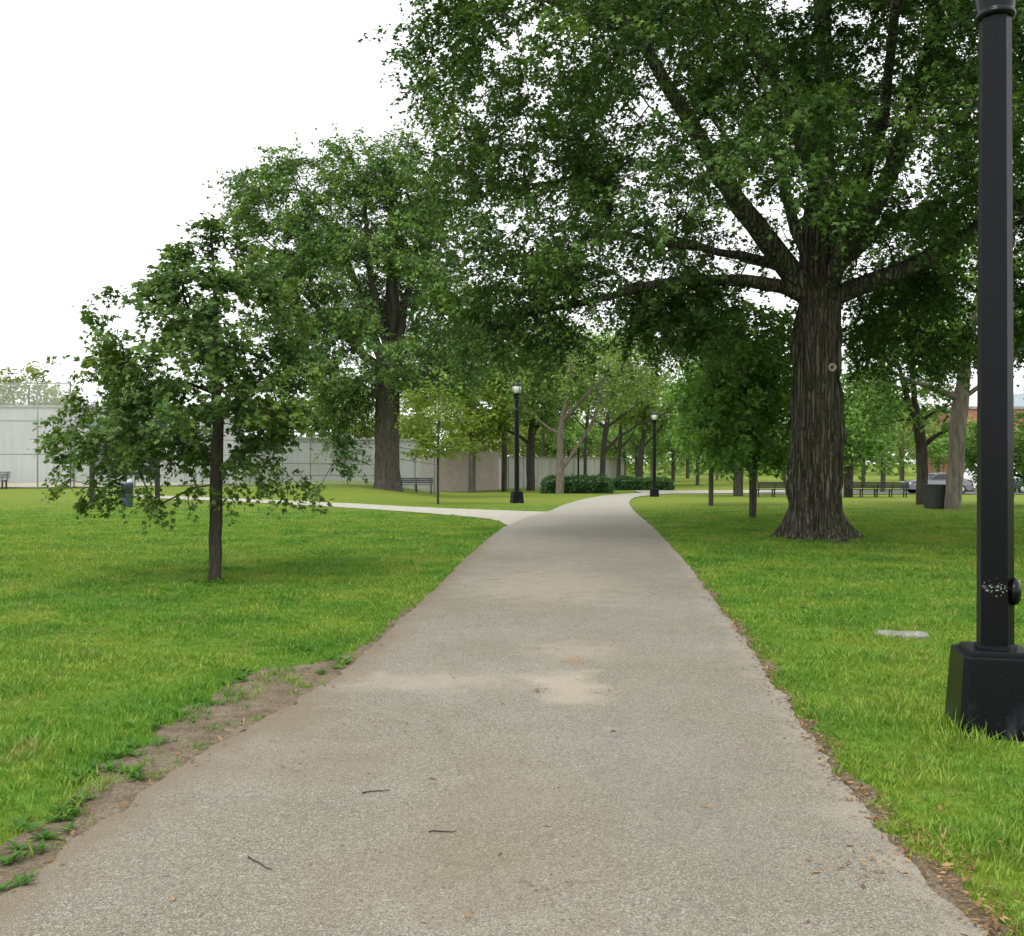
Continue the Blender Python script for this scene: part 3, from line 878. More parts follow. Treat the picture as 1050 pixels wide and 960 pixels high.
# ---- the big oak beyond the side path
def left_oak():
    b = on_ground(397, 50.0); Z = 50.0
    R = lambda px, py, dy=0: ray(px, py, Z) + np.array([0, dy, 0])
    r = np.random.default_rng(41)
    prof = [(150, 375, 430), (162, 325, 442), (185, 250, 455), (215, 238, 460), (250, 248, 466), (290, 265, 482), (330, 280, 505), (370, 290, 500), (400, 300, 475)]
    T = profile_points(prof, Z, 540, r, .95, 3.4, .1, .40, seed=9, keep=lambda P: ~((np.abs(P[:, 0] / P[:, 1] * FPX + CX - 402) < 17) & (P[:, 1] < Z + 2) & (P[:, 2] < CAM_H + .185 * Z) & (P[:, 2] > CAM_H + .12 * Z)))
    T2 = profile_points([(390, 330, 380), (430, 330, 385), (455, 340, 372)], Z, 18, r, .8, 2, -1, .6, seed=10)
    T = np.vstack([T, T2])
    trunk = [b, R(397, 440), R(398, 400), R(400, 340), R(404, 280), R(402, 200)]
    limbs = [(.36, [R(378, 402, -1), R(350, 388, -2), R(315, 372, -2)], .24, .06), (.37, [R(418, 395, -.5), R(448, 380, -1), (R(478, 352, -1))], .22, .06),
             (.42, [R(386, 352, -.5), R(372, 300, -1), R(345, 240, -1), R(310, 200, -1)], .30, .07), (.43, [R(412, 345, -.5), R(420, 290, -1), R(438, 230, -1), R(448, 190, -1)], .28, .07),
             (.44, [R(392, 330, -1.5), R(384, 270, -2.5), R(380, 200, -3)], .22, .07), (.45, [R(408, 330, -1.2), R(406, 280, -2), R(418, 210, -2.5)], .2, .06), (.40, [R(372, 362, .5), R(330, 320, 1), R(285, 270, 1)], .24, .07)]
    return make_tree('oak_tree', 'tall full oak with thick grey trunk standing beyond the side path', b, trunk, .62, T, M['leaf_left'], M['bark_grey'], 198, 1.30, .20, DUO, 42, limbs, tip=.02, step=.9,
                     trunk_r1=.2, start_frac=.40, twigs=9, twig_r=.016, outw=.7, hires=([b - np.array([0, 0, .3]), R(397, 440), R(398, 395)], lambda h: .60 - .008 * h, 12, 40, .2, .7, .7, .04, 7))
left_oak()

# ---- smaller trees, each with its own outline
def outlined(label, px, Z, prof, r_px, n, mat, bark, per, rc, size, seed, fork=None, name='tree', shape=KITE, thr=-.35, lean=0, depth=.9, nscale=2.5, tip=.012, group=None, start=.4, top=None, limbs_px=(), flat=.6):
    b = on_ground(px, Z)
    R = lambda x, y, dy=0: ray(x, y, Z) + np.array([0, dy, 0])
    r = np.random.default_rng(seed)
    T = profile_points(prof, Z, n, r, depth, nscale, thr, .48, seed=seed)
    by = HZ + (CAM_H - b[2]) / Z * FPX
    ty = prof[0][0] + .25 * (prof[-1][0] - prof[0][0]) if top is None else top
    cxm = (prof[len(prof) // 2][1] + prof[len(prof) // 2][2]) / 2
    fy = fork if fork else prof[-1][0]
    trunk = [b - np.array([0, 0, .2]), R(px + lean * .5, (by + fy) / 2), R(px + lean, fy), R(px + lean + .4 * (cxm - px), (fy + ty) / 2, .3), R(px + lean + .7 * (cxm - px), ty, 0)]
    limbs = []
    for (frac, pl, a, c) in limbs_px: limbs.append((-1.0, [R(*q) for q in pl], a * Z / FPX / 2, c * Z / FPX / 2))
    return make_tree(name, label, b, trunk, r_px * Z / FPX / 2, T, mat, bark, per, rc, size, shape, seed, limbs, tip=tip, step=max(.3, Z * .012), trunk_r1=r_px * Z / FPX / 2 * .3, start_frac=start, group=group, flat=flat)

outlined('thin young tree with yellow-green leaves beside the big grey oak trunk', 449, 36, [(392, 428, 452), (410, 415, 470), (430, 412, 488), (448, 412, 490), (466, 420, 482)], 2.6, 90, M['leaf_yellow'], M['bark_young'], 30, .32, .17, 51, fork=462, name='young_tree', thr=-.6, nscale=.9, tip=.006)
outlined('yellow-green tree with slim grey trunk in front of the brown wall', 484, 74, [(398, 470, 512), (415, 455, 525), (435, 455, 525), (452, 462, 515)], 7.5, 130, M['leaf_yellow'], M['bark_grey'], 34, .8, .36, 52, fork=445, lean=0, thr=-.5)
outlined('dark crowned tree with straight trunk left of the taller lamp post', 517, 78, [(318, 470, 545), (335, 450, 565), (365, 445, 575), (395, 450, 575), (420, 465, 565)], 5.5, 240, M['leaf_left'], M['bark_dark'], 40, 1.1, .42, 53, fork=440)
outlined('spreading tree with a grey forked trunk just right of the taller lamp post', 544, 82, [(330, 530, 600), (350, 505, 620), (385, 495, 620), (415, 500, 600), (440, 505, 580)], 9, 240, M['leaf_left'], M['bark_dark'], 40, 1.15, .42, 54, fork=452, limbs_px=[(.5, [(532, 446), (512, 436), (495, 432)], 4, 1.5), (.5, [(553, 444), (562, 425, 1), (566, 405)], 5, 1.5)])
outlined('pale trunked tree forking wide at the end of the clipped hedge', 574, 70, [(335, 560, 660), (352, 530, 680), (375, 510, 690), (400, 515, 690), (425, 530, 600)], 9, 240, M['leaf_far'], M['bark_pale'], 36, .95, .28, 55, fork=440, thr=-.25,
         limbs_px=[(.5, [(584, 424), (600, 405, -1), (622, 386, -1)], 5, 1.5), (.46, [(564, 442), (550, 428, 1), (536, 416, 1)], 3.6, 1.2), (.40, [(586, 470), (600, 448, .5), (612, 425, .5), (618, 400, .5)], 3.5, 1.2)])
outlined('thin grey trunk rising behind the middle of the clipped hedge', 600, 88, [(350, 570, 650), (380, 560, 665), (415, 568, 655)], 3.6, 110, M['leaf_far'], M['bark_dark'], 30, 1.1, .36, 66, fork=450, thr=-.1, limbs_px=[(.5, [(594, 440), (586, 425)], 2, .8)])
outlined('small forked tree behind the right end of the first hedge', 634, 104, [(385, 600, 680), (405, 595, 690), (430, 605, 680)], 4.2, 120, M['leaf_faryel'], M['bark_dark'], 30, 1.1, .38, 67, fork=468, thr=-.1, limbs_px=[(.5, [(628, 462), (620, 450)], 2.5, 1), (.5, [(642, 460), (650, 442)], 2.5, 1)])
outlined('slim trunk between the taller lamp post and the pale forked tree', 556, 100, [(385, 525, 590), (405, 520, 600), (430, 525, 590)], 3.4, 110, M['leaf_faryel'], M['bark_dark'], 30, 1.1, .38, 68, fork=465, thr=-.1)
outlined('dark tree with curving boughs rising behind the clipped hedge', 617, 92, [(345, 590, 690), (362, 575, 705), (390, 580, 700), (415, 590, 690)], 6, 180, M['leaf_far'], M['bark_dark'], 40, 1.2, .34, 56, fork=448, lean=2, thr=-.2,
         limbs_px=[(.5, [(612, 435), (600, 425), (592, 415)], 3, 1.2), (.50, [(626, 455), (645, 440), (664, 430), (690, 422)], 3.6, 1.2), (.6, [(640, 425), (655, 410), (670, 405)], 3, 1.2)])
outlined('low forked tree behind the far lamp post', 656, 100, [(395, 640, 700), (412, 630, 710), (440, 632, 712)], 6, 140, M['leaf_far'], M['bark_dark'], 34, 1.0, .42, 57, fork=466, thr=-.3, limbs_px=[(.5, [(650, 458), (643, 450)], 3, 1), (.5, [(663, 458), (672, 446)], 3, 1)])
outlined('slender young tree with dense fresh green crown left of the big oak trunk', 772, 26.3, [(318, 735, 800), (345, 722, 818), (385, 712, 828), (420, 708, 826), (455, 714, 818), (478, 735, 800)], 7.5, 330, M['leaf_mid'], M['bark_young'], 44, .36, .16, 58, name='young_tree', fork=470, shape=LOBED, nscale=1.2, tip=.006)
outlined('second slender young tree with low fresh green crown nearer the path edge', 729, 34.5, [(345, 715, 760), (370, 703, 785), (410, 698, 790), (445, 699, 784), (474, 712, 762)], 5, 280, M['leaf_mid'], M['bark_young'], 40, .42, .19, 59, name='young_tree', fork=476, shape=LOBED, nscale=1.2, tip=.007)
outlined('stout tree with flared trunk seen between the two young trees', 757, 57, [(360, 710, 810), (400, 690, 835), (440, 692, 832), (468, 705, 815)], 10, 260, M['leaf_left'], M['bark_grey'], 40, .8, .30, 60, fork=474)
outlined('upright tree with forked grey trunk beside the park bench row', 945, 36, [(318, 890, 990), (340, 870, 1000), (370, 862, 1000), (405, 868, 985), (440, 880, 975)], 11, 210, M['leaf_left'], M['bark_dark'], 34, .5, .19, 61, fork=450, thr=.0, nscale=1.6,
         limbs_px=[(.5, [(940, 432), (930, 415), (926, 395), (922, 375)], 6.5, 2), (.5, [(956, 446), (968, 440), (985, 437)], 6, 2), (.55, [(953, 425), (965, 415), (985, 410)], 4, 1.5)], tip=.010)
outlined('pale stout trunked tree leaning by the litter bin near the big lamp post', 976, 31.5, [(250, 930, 1080), (290, 900, 1120), (330, 890, 1130), (365, 900, 1120)], 16, 260, M['leaf_left'], M['bark_pale'], 40, .5, .19, 62, fork=420, lean=8, thr=-.1, nscale=1.6,
         limbs_px=[(.55, [(972, 405), (955, 396), (935, 392), (905, 376)], 8, 2), (.5, [(990, 410), (1003, 395), (1030, 380)], 6, 2), (.62, [(985, 380), (990, 350)], 9, 3)], tip=.010)
outlined('dark trunked tree standing just right of the big oak trunk', 870, 52, [(390, 840, 905), (420, 828, 920), (450, 832, 915), (470, 845, 905)], 9, 150, M['leaf_mid'], M['bark_dark'], 36, .7, .28, 63, fork=474, limbs_px=[(.5, [(885, 468), (900, 452)], 3, 1), (.5, [(880, 460), (892, 448)], 3, 1)])
outlined('small dark trunked tree right of the big lamp post', 1036, 34, [(425, 1000, 1070), (445, 990, 1085), (475, 995, 1080), (492, 1010, 1065)], 4, 130, M['leaf_mid'], M['bark_young'], 36, .42, .2, 64, fork=494, name='young_tree', tip=.007)

# ---- trees further off: three kinds, copied
def far_proto(name, label, h, w, bark, mat, seed, loc, n=140, per=36):
    r = np.random.default_rng(seed)
    rad, t = r.uniform(0, 1, n * 5) ** .45, r.normal(size=(n * 5, 3)); t /= np.linalg.norm(t, axis=1)[:, None]
    P = t * rad[:, None] * np.array([w / 2, w / 2, h * .36]); P[:, 2] += h * .62
    P = P[SineNoise(seed, 3.0)(P) > -.2][:n]
    tr = [(0, 0, -.3), (.05, 0, h * .15), (.1, .05, h * .32), (-.1, 0, h * .55), (0, 0, h * .8)]
    o = make_tree(name, label, (0, 0, 0), tr, h * .022, P, mat, bark, per, h * .085, .36, KITE, seed, (), tip=.02, step=.8, start_frac=.38)
    o.location = tuple(loc); return o
G_FAR = 'trees in the far part of the park'
fp1 = far_proto('park_tree', 'grey-green far tree rising above the hedge right end', 11, 11, M['bark_grey'], M['leaf_far'], 71, on_ground(690, 125))
fp2 = far_proto('park_tree', 'yellowish far tree above the pale wall left of the hedge', 9, 9, M['bark_pale'], M['leaf_faryel'], 72, on_ground(540, 120))
fp3 = far_proto('park_tree', 'fresh green far tree seen below the young trees right of the path', 9, 10, M['bark_grey'], M['leaf_mid'], 73, on_ground(715, 105))
for o in (fp1, fp2, fp3): o['group'] = G_FAR
FARS = [(fp2, 500, 112, 1.0, 'yellowish far tree behind the brown wall roofline'), (fp1, 560, 130, 1.05, 'grey-green far tree behind the forked trunk by the hedge'), (fp2, 600, 135, 1.1, 'yellowish far tree directly above the clipped hedge'),
        (fp3, 583, 118, .95, 'fresh green far tree between the two grey trunks over the hedge'), (fp3, 652, 122, .95, 'fresh green far tree closing the view at the path bend'), (fp1, 705, 150, 1.2, 'large grey-green far tree behind the nearer young tree trunk'), (fp3, 855, 120, 1.1, 'fresh green far tree filling behind the big oak trunk'), (fp3, 986, 86, .62, 'small fresh green tree beside the pale trunk hiding the brick building'), (fp1, 640, 140, 1.1, 'grey-green far tree behind the path bend'), (fp2, 668, 150, 1.2, 'yellowish far tree showing behind the far lamp'), (fp2, 735, 135, 1.0, 'yellowish far tree between the two young tree trunks'),
        (fp1, 775, 120, 1.0, 'grey-green far tree behind the left bench'), (fp3, 805, 110, 1.0, 'fresh green far tree touching the big oak trunk left edge'), (fp3, 885, 98, 1.0, 'fresh green far tree behind the long bench'),
        (fp1, 905, 75, .75, 'small grey-green tree with dark boughs over the long bench'), (fp2, 962, 95, .85, 'yellowish far tree behind the litter bin'), (fp1, 925, 130, 1.25, 'grey-green far tree above the parked silver car'),
        (fp3, 1012, 90, .75, 'fresh green far tree in front of the brick building'), (fp2, 1046, 80, .6, 'small yellowish tree in front of the brick building wall'),
        (fp2, 30, 84, 1.02, 'yellowish far tree rising behind the court fence at far left'), (fp2, -35, 88, .95, 'yellowish far tree at the very left behind the court fence'),
        (fp1, 300, 92, .95, 'grey-green far tree behind the grey wall left of the big grey oak'), (fp2, 365, 88, .95, 'yellowish far tree seen past the grey oak boughs'), (fp1, 430, 105, 1.0, 'grey-green far tree behind the small yellow-green tree')]
for i, (p, px, Z, s, lab) in enumerate(FARS):
    dup(p, on_ground(px, Z), 1.3 * i + .4, (s, s, s * (1 + .08 * math.sin(i * 2.1))), lab, G_FAR)

# ---- far wood closing the view (reads as one mass)
def far_wood():
    r = np.random.default_rng(81)
    n = 1500
    px = r.uniform(395, 1180, n); Z = r.uniform(175, 230, n)
    top = 7 + 4.5 * SineNoise(5, 18, 1)(((px * .2)[:, None])) * .5
    X = (px - CX) / FPX * Z
    C = np.stack([X, Z, -1 + r.uniform(0, 1, n) ** .8 * (top + 2)], 1)
    V, F, t, _ = crown_leaves(C, np.array([0, 205, 3.0]), 16, 1.9, 1.1, KITE, r, .7, tint_c=.2, twigs=4)
    tag(link('far_wood', np_mesh('far_wood', V, F, False, t), M['leaf_far']), 'low mass of distant woodland behind the park', 'wood', kind='stuff')
far_wood()

# ---- hedges
def hedge(label, x0, x1, Z, h, d, seed, dens=2600):
    r = np.random.default_rng(seed)
    a, b = on_ground(x0, Z), on_ground(x1, Z)
    root = thing('hedge', label, 'hedge', ((a[0] + b[0]) / 2, Z, a[2]))
    L = b[0] - a[0]
    n = int(dens * L / 2.6)
    f = r.integers(0, 3, n)
    P = np.stack([r.uniform(-L / 2, L / 2, n), r.uniform(-d / 2, d / 2, n), r.uniform(0, h, n)], 1)
    P[f == 0, 1] = -d / 2; P[f == 1, 2] = h; side = (f == 2) & (r.uniform(size=n) < .3); P[side, 0] = np.sign(P[side, 0]) * L / 2
    top = .90 + .09 * SineNoise(seed, 2.2)(P * np.array([1, .6, 0])) + .04 * SineNoise(seed + 7, .7)(P)
    ex = np.clip((L / 2 - np.abs(P[:, 0])) / .7, 0, 1); top = top * (.62 + .38 * np.sqrt(ex))
    ey = np.clip(1 - np.abs(P[:, 1]) / (d / 2), 0, 1)
    zf = P[:, 2] / h
    P[:, 1] *= np.where(f == 0, 1 - .22 * zf ** 3, 1.0) * (1 + .10 * SineNoise(seed + 1, 1.1)(P))
    P[:, 2] = h * zf * top * np.where(f == 1, .86 + .14 * np.sqrt(ey), 1.0)
    P += r.normal(size=P.shape) * .045
    nrm = np.array([0, -.4, .8]) + r.normal(size=P.shape) * .5
    V, F = leaf_arrays(P, nrm, .13 * r.uniform(.6, 1.5, n), KITE, r)
    t = np.clip(.45 + .12 * SineNoise(seed + 3, .5)(P) + .12 * r.normal(size=n), 0, 1)
    link('foliage', np_mesh('hedge_foliage', V, F, False, np.repeat(t, 4)), M['leaf_hedge'], root)
    core = MB(); core.box(-L / 2 + .3, L / 2 - .3, -d / 2 + .22, d / 2 - .22, -.3, h * .66, .15)
    core.build('twig_core', plain('hedge_core', (.014, .024, .010), .9, .4, 8), root)
    return root
hedge('clipped dark green hedge in front of the pale forked tree', 556, 627, 71, 1.25, 1.6, 91)
hedge('longer and lower clipped hedge behind the far lamp post', 627, 689, 84, 1.15, 1.8, 92)

# ------------------------------------------------------------------ lamp posts
def lamp_post():
    b = ground_at(1020.5, 748)
    root = thing('street_lamp', 'big near black lamp post with square plinth on the grass at the right', 'street lamp', b, math.radians(-13), 'black park lamp posts')
    pl = MB()
    def sq(h, z, ch=.03):
        return [(-h + ch, -h, z), (h - ch, -h, z), (h, -h + ch, z), (h, h - ch, z), (h - ch, h, z), (-h + ch, h, z), (-h, h - ch, z), (-h, -h + ch, z)]
    pl.loft([sq(.232, -.08), sq(.226, .04), sq(.200, .425), sq(.196, .437), sq(.165, .440), sq(.163, .455), sq(.155, .462), sq(.12, .463)])
    p_ = pl.build('plinth', iron_scuffed(), root)
    sh = MB()
    rr = math.radians(27.8)
    sh.lathe([(.112, .455), (.108, .48), (.096, .485), (.091, 2.2), (.083, 3.99)], 8, smooth=False, rot=rr)
    s_ = sh.build('shaft', p_.data.materials[0], root)
    co = MB(); co.lathe([(.09, 3.985), (.104, 3.99), (.106, 4.01), (.096, 4.015), (.098, 4.03), (.10, 4.06), (.112, 4.13), (.135, 4.2), (.15, 4.22), (.15, 4.25), (.10, 4.27)], 24)
    co.build('collar', M['iron'], root)
    gl = MB(); gl.lathe([(.10, 4.262), (.13, 4.30), (.165, 4.40), (.175, 4.47), (.165, 4.55), (.13, 4.61), (.06, 4.65)], 24)
    g_ = gl.build('lantern_globe', M['globe'], root)
    cg = MB()
    for k in range(4):
        a = math.pi / 2 * k + .4
        cg.tube([(math.cos(a) * r, math.sin(a) * r, z) for r, z in ((.135, 4.25), (.155, 4.32), (.182, 4.40), (.19, 4.47), (.180, 4.555))], .008, 5)
    cg.lathe([(.181, 4.545), (.189, 4.55), (.189, 4.57), (.181, 4.575)], 24, cap=False)
    cg.build('cage', M['iron_far'], root)
    cap = MB(); cap.lathe([(.192, 4.575), (.19, 4.60), (.15, 4.655), (.08, 4.70), (.03, 4.72), (.022, 4.76), (.03, 4.775), (.004, 4.80)], 24)
    cap.build('lantern_cap', M['iron_far'], root)
    return root, p_, s_
lamp, lamp_plinth, lamp_shaft = lamp_post()
l1 = dup(lamp, ground_at(530, 516), .3, None, 'taller looking lamp post on the grass where the side path branches off')
l2 = dup(lamp, ground_at(671, 509.5), .1, None, 'small far lamp post at the right side of the path bend')
l3 = dup(lamp, on_ground(593, 96), .1, None, 'most distant lamp post half hidden behind the clipped hedge')
# fittings only the near post shows: round hatch and flaked lettering band
hb = MB(); hb.lathe([(.074, .0), (.078, .012), (.07, .03), (.045, .042), (.012, .046)], 22, (.086, 0, .78), axis='x'); hb.build('hatch_cover', M['iron'], lamp).rotation_euler = (0, 0, math.radians(-18))
def flakes():
    r = np.random.default_rng(5); mb = MB()
    rot = math.radians(27.8)
    for f_, (n, spread) in {4: (34, .032), 5: (34, .03), 6: (6, .028)}.items():
        a0, a1 = rot + 2 * math.pi * f_ / 8, rot + 2 * math.pi * (f_ + 1) / 8
        am = (a0 + a1) / 2; rad = .0957 * math.cos(math.pi / 8) + .0012
        nx_, ny_ = math.cos(am), math.sin(am); tx, ty = -ny_, nx_
        for _ in range(n):
            u, z = r.uniform(-spread, spread), .805 + r.normal() * .014
            s = r.uniform(.0012, .0042); k = r.integers(3, 6); ph = r.uniform(0, 6.28)
            mb.face([(nx_ * rad + tx * (u + s * 1.2 * math.cos(ph + 6.28 * j / k)), ny_ * rad + ty * (u + s * 1.2 * math.cos(ph + 6.28 * j / k)), z + s * math.sin(ph + 6.28 * j / k) * r.uniform(.6, 1.4)) for j in range(k)])
    o = mb.build('flaked_lettering', M['paint_chip'], lamp_shaft); o['label'] = 'flaked white illegible marks on the black shaft'
flakes()

# ------------------------------------------------------------------ fences and walls on the left
def fence_run(label, pts, height, rails, posts, group=None, brace=False):
    """pts: ground points of the run; posts: distances along it"""
    a, b = np.array(pts[0]), np.array(pts[-1]); L = np.linalg.norm((b - a)[:2]); d = (b - a) / L
    root = thing('chain_link_fence', label, 'fence', a, math.atan2(d[1], d[0]), group)
    dz = lambda s: d[2] * s
    n = 24; V, F, U = [], [], []
    for i in range(n + 1):
        s = L * i / n; V += [(s, 0, dz(s) + .05), (s, 0, dz(s) + height)]; U += [(s, 0), (s, height)]
    for i in range(n): F.append((2 * i, 2 * i + 2, 2 * i + 3, 2 * i + 1))
    me = np_mesh('chain_mesh', np.array(V), np.array(F))
    uv = me.uv_layers.new(name='UVMap'); U = np.array(U)
    uv.data.foreach_set('uv', U[np.array(F).ravel()].astype(np.float32).ravel())
    link('wire_mesh', me, M['chain'], root)
    for h in rails:
        MB().tube([(0, .03, h), (L, .03, dz(L) + h)], .030, 6).build('rail', M['steel'], root)
    for s in posts:
        MB().tube([(s, .09, dz(s) - .4), (s, .09, dz(s) + height + .04)], .04, 8).build('post', M['steel'], root)
    if brace:
        s = posts[-1]; MB().tube([(s - 1.6, .06, dz(s) + .1), (s, .06, dz(s) + height * .8)], .022, 6).build('brace', M['steel'], root)
    return root
fence_run('tall chain-link court fence at the far left edge', [on_ground(-120, 46), on_ground(72, 46)], 5.0, (.06, 1.62, 3.2, 4.98), (.2, 3.7, 7.25, 8.8))
fence_run('lower chain-link fence with a braced post behind the young oak', [on_ground(74, 46.5), on_ground(204, 50)], 3.0, (.06, 1.6, 2.98), (0.1, 2.9, 5.9, 7.2), brace=True)
fence_run('low chain-link fence between the young oak and the grey oak trunk', [on_ground(206, 50.5), on_ground(388, 56)], 2.45, (.06, .6, 1.25, 2.43), (0.1, 2.6, 4.4, 6.0, 8.2, 10.6))
fence_run('pipe framed chain-link fence right of the grey oak trunk', [on_ground(404, 57), on_ground(449, 58)], 2.45, (.06, 1.75, 2.15, 2.43), (.1, 1.3, 2.5))

def wall(label, a, b, h, t, mat, name='wall', coping=None, bays=0, slab=None):
    a, b = np.array(a), np.array(b); L = np.linalg.norm((b - a)[:2]); d = (b - a) / L
    root = thing(name, label, 'wall', a, math.atan2(d[1], d[0]))
    top = a[2] + h
    mb = MB(); mb.box(0, L, 0, t, -1.2, h); mb.build('wall_face', mat, root)
    if coping: c = MB(); c.box(-.05, L + .05, -.08, t + .08, h + .002, h + .14, .01); c.build('coping', coping, root)
    for k in range(bays):
        s = L * (k + .5) / bays
        p = MB(); p.box(s - .14, s + .14, -.10, -.002, -1.2, h - .02); p.build('pilaster', mat, root)
    return root
def streaky(name, col, streak, k=.5, brick=False):
    m, t, b, _ = new_mat(name)
    v = coords(t)
    n = noise(t, v, .6, 5); s = noise(t, coords(t, (6, 6, .25)), 1.2, 5)
    c = mixc(t, ramp(t, n, [(.4, 0.0), (.65, k)]), col, tuple(x * .82 for x in col))
    c = mixc(t, ramp(t, s, [(.45, 0.0), (.62, k)]), c, streak)
    if brick:
        br = N(t, 'TexBrick'); br.inputs['Scale'].default_value = 1.0; br.inputs['Brick Width'].default_value = .42; br.inputs['Row Height'].default_value = .2; br.inputs['Mortar Size'].default_value = .012
        br.inputs['Color1'].default_value = (1, 1, 1, 1); br.inputs['Color2'].default_value = (.84, .84, .84, 1); br.inputs['Mortar'].default_value = (.7, .7, .7, 1)
        sw = N(t, 'SeparateXYZ'); cb = N(t, 'CombineXYZ'); t.links.new(v, sw.inputs[0]); t.links.new(sw.outputs[0], cb.inputs[0]); t.links.new(sw.outputs[2], cb.inputs[1]); t.links.new(cb.outputs[0], br.inputs['Vector'])
        c = mixc(t, 1.0, c, br.outputs['Color'], 'MULTIPLY')
    t.links.new(c, b.inputs['Base Color']); b.inputs['Roughness'].default_value = .92
    return m
M['wall_grey'] = streaky('grey_court_wall', (.37, .38, .375), (.29, .295, .29), .7)
M['wall_brown'] = streaky('brown_block_wall', (.56, .475, .435), (.46, .385, .35), .5, True)
M['wall_pale'] = streaky('pale_wall', (.48, .465, .44), (.34, .33, .30), .6)
M['dark_roof'] = plain('dark_roof', (.03, .028, .026), .7, .3, 3)
wall('long pale grey court wall behind the tall fence on the left', on_ground(-140, 58), on_ground(250, 60), 4.55, .35, M['wall_grey'], coping=M['concrete'])
wall('lower pale grey wall running behind the grey oak', on_ground(252, 61), on_ground(430, 70), 2.75, .35, M['wall_grey'], coping=M['concrete'])
wb = wall('pinkish brown block wall with a dark capped end behind the slim grey trunks', on_ground(431, 71), on_ground(512, 86), 2.85, .4, M['wall_brown'])
rf = MB(); rf.box(6.2, 10.2, -.12, .52, 2.853, 3.0, .02); rf.build('capping', M['dark_roof'], wb)
wall('whitish boundary wall running behind the clipped hedge', on_ground(513, 87), on_ground(640, 128), 2.8, .3, M['wall_pale'], coping=M['concrete'], bays=11)

# ------------------------------------------------------------------ notice board, bin, benches
def notice_board():
    b = on_ground(128, 33.0)
    root = thing('notice_board', 'dark framed notice board with grey panels half hidden behind the young oak', 'notice board', b, math.radians(4))
    for x in (-1.08, 1.08):
        MB().box(x - .07, x + .07, -.07, .07, -.3, 2.62, .01).build('post', M['board_frame'], root)
    p = MB(); p.box(-1.0, 1.0, -.03, .03, 1.15, 2.45); p.build('panel', M['board'], root)
    f = MB()
    f.box(-1.005, 1.005, -.055, .055, 2.452, 2.56, .008); f.box(-1.005, 1.005, -.055, .055, 1.04, 1.148, .008); f.box(-.04, .04, -.05, .05, 1.15, 2.45)
    f.build('frame', M['board_frame'], root)
    MB().tube([(-.8, -.045, 1.3), (-.35, -.045, 1.9)], .012, 5).build('batten', M['board_frame'], root); MB().tube([(.2, -.045, 1.5), (.8, -.045, 1.5)], .012, 5).build('batten', M['board_frame'], root)
    r = MB(); r.loft([[(-1.3, -.45, 2.62), (1.3, -.45, 2.62), (1.3, .45, 2.62), (-1.3, .45, 2.62)], [(-1.3, -.45, 2.68), (1.3, -.45, 2.68), (1.3, .45, 2.68), (-1.3, .45, 2.68)], [(-1.3, -.04, 2.95), (1.3, -.04, 2.95), (1.3, .04, 2.95), (-1.3, .04, 2.95)]])
    r.build('roof', M['roof_green'], root)
notice_board()
def slim_bin():
    b = on_ground(130.5, 32.3)
    root = thing('litter_bin', 'slim blue-grey bin with pale lid standing in front of the notice board', 'bin', b)
    MB().lathe([(.15, -.05), (.17, .02), (.19, .72), (.2, .74), (.2, .8), (.18, .8)], 18).build('body', M['bluebin'], root)
    MB().lathe([(.195, .802), (.18, .86), (.12, .93), (.05, .96)], 18).build('lid', M['white_lid'], root)
    MB().box(-.10, .10, -.215, -.19, .58, .68, .008).build('opening', M['iron_far'], root)
slim_bin()

def bench(name, label, loc, rz, L=2.4, mat=None, group=None):
    root = thing(name, label, 'bench', loc, rz, group)
    mat = mat or M['bench']
    s = MB()
    for k in range(4): s.box(-L / 2, L / 2, -.22 + k * .115, -.12 + k * .115, .40, .44, .006)
    s.build('seat', mat, root)
    bk = MB()
    for k in range(3): bk.box(-L / 2, L / 2, .27 + k * .03, .30 + k * .03, .50 + k * .11, .59 + k * .11, .006)
    bk.build('backrest', mat, root)
    for i in range(3):
        x = -L / 2 + .12 + i * (L - .24) / 2
        e = MB(); e.box(x - .03, x + .03, -.2, -.14, -.1, .398); e.box(x - .03, x + .03, .16, .22, -.1, .398); e.box(x - .028, x + .028, -.21, .25, .36, .397)
        e.tube([(x, .22, .36), (x, .31, .6), (x, .375, .82)], .022, 6)
        e.build('leg', M['iron_far'], root)
    for x in (-L / 2 + .12, L / 2 - .12):
        a = MB(); a.tube([(x, -.19, .43), (x, -.2, .6), (x, -.1, .66), (x, .3, .66)], .018, 6); a.build('armrest', M['iron_far'], root)
    return root
GB = 'dark park benches on the right'
b0 = bench('park_bench', 'short stretch of dark bench left of the big oak trunk', on_ground(793, 53), math.pi + .06, 2.0, group=GB)
for i, (px, lab) in enumerate(((883, 'dark park bench nearest the big oak trunk on its right'), (913, 'dark park bench next to the front of the silver car'))):
    dup(b0, on_ground(px, 51.5), math.pi - .03, (.86, 1, 1), lab, GB)
bench('park_bench', 'grey bench standing by the fence right of the grey oak trunk', on_ground(427, 55.5), .05, 1.9, M['steel'])
bench('park_bench', 'grey bench cut by the left edge in front of the court fence', on_ground(-12, 45.3), .02, 1.7, M['steel'])
def mesh_bin():
    b = on_ground(961, 32.0)
    root = thing('litter_bin', 'square dark slatted bin between the forked tree and the pale trunk', 'bin', b, .12)
    MB().box(-.27, .27, -.27, .27, .03, .70).build('liner', M['iron_far'], root)
    sl = MB()
    for k in range(7):
        x = -.29 + k * .083
        for y in (-.30, .30): sl.box(x, x + .068, y - .014, y + .014, .0, .76, .004)
        for y in (-.30, .30): sl.box(y - .014, y + .014, x, x + .068, .0, .76, .004)
    sl.build('slats', M['bin'], root)
    MB().box(-.33, .33, -.33, .33, .762, .80, .012).build('rim', M['bin'], root)
mesh_bin()

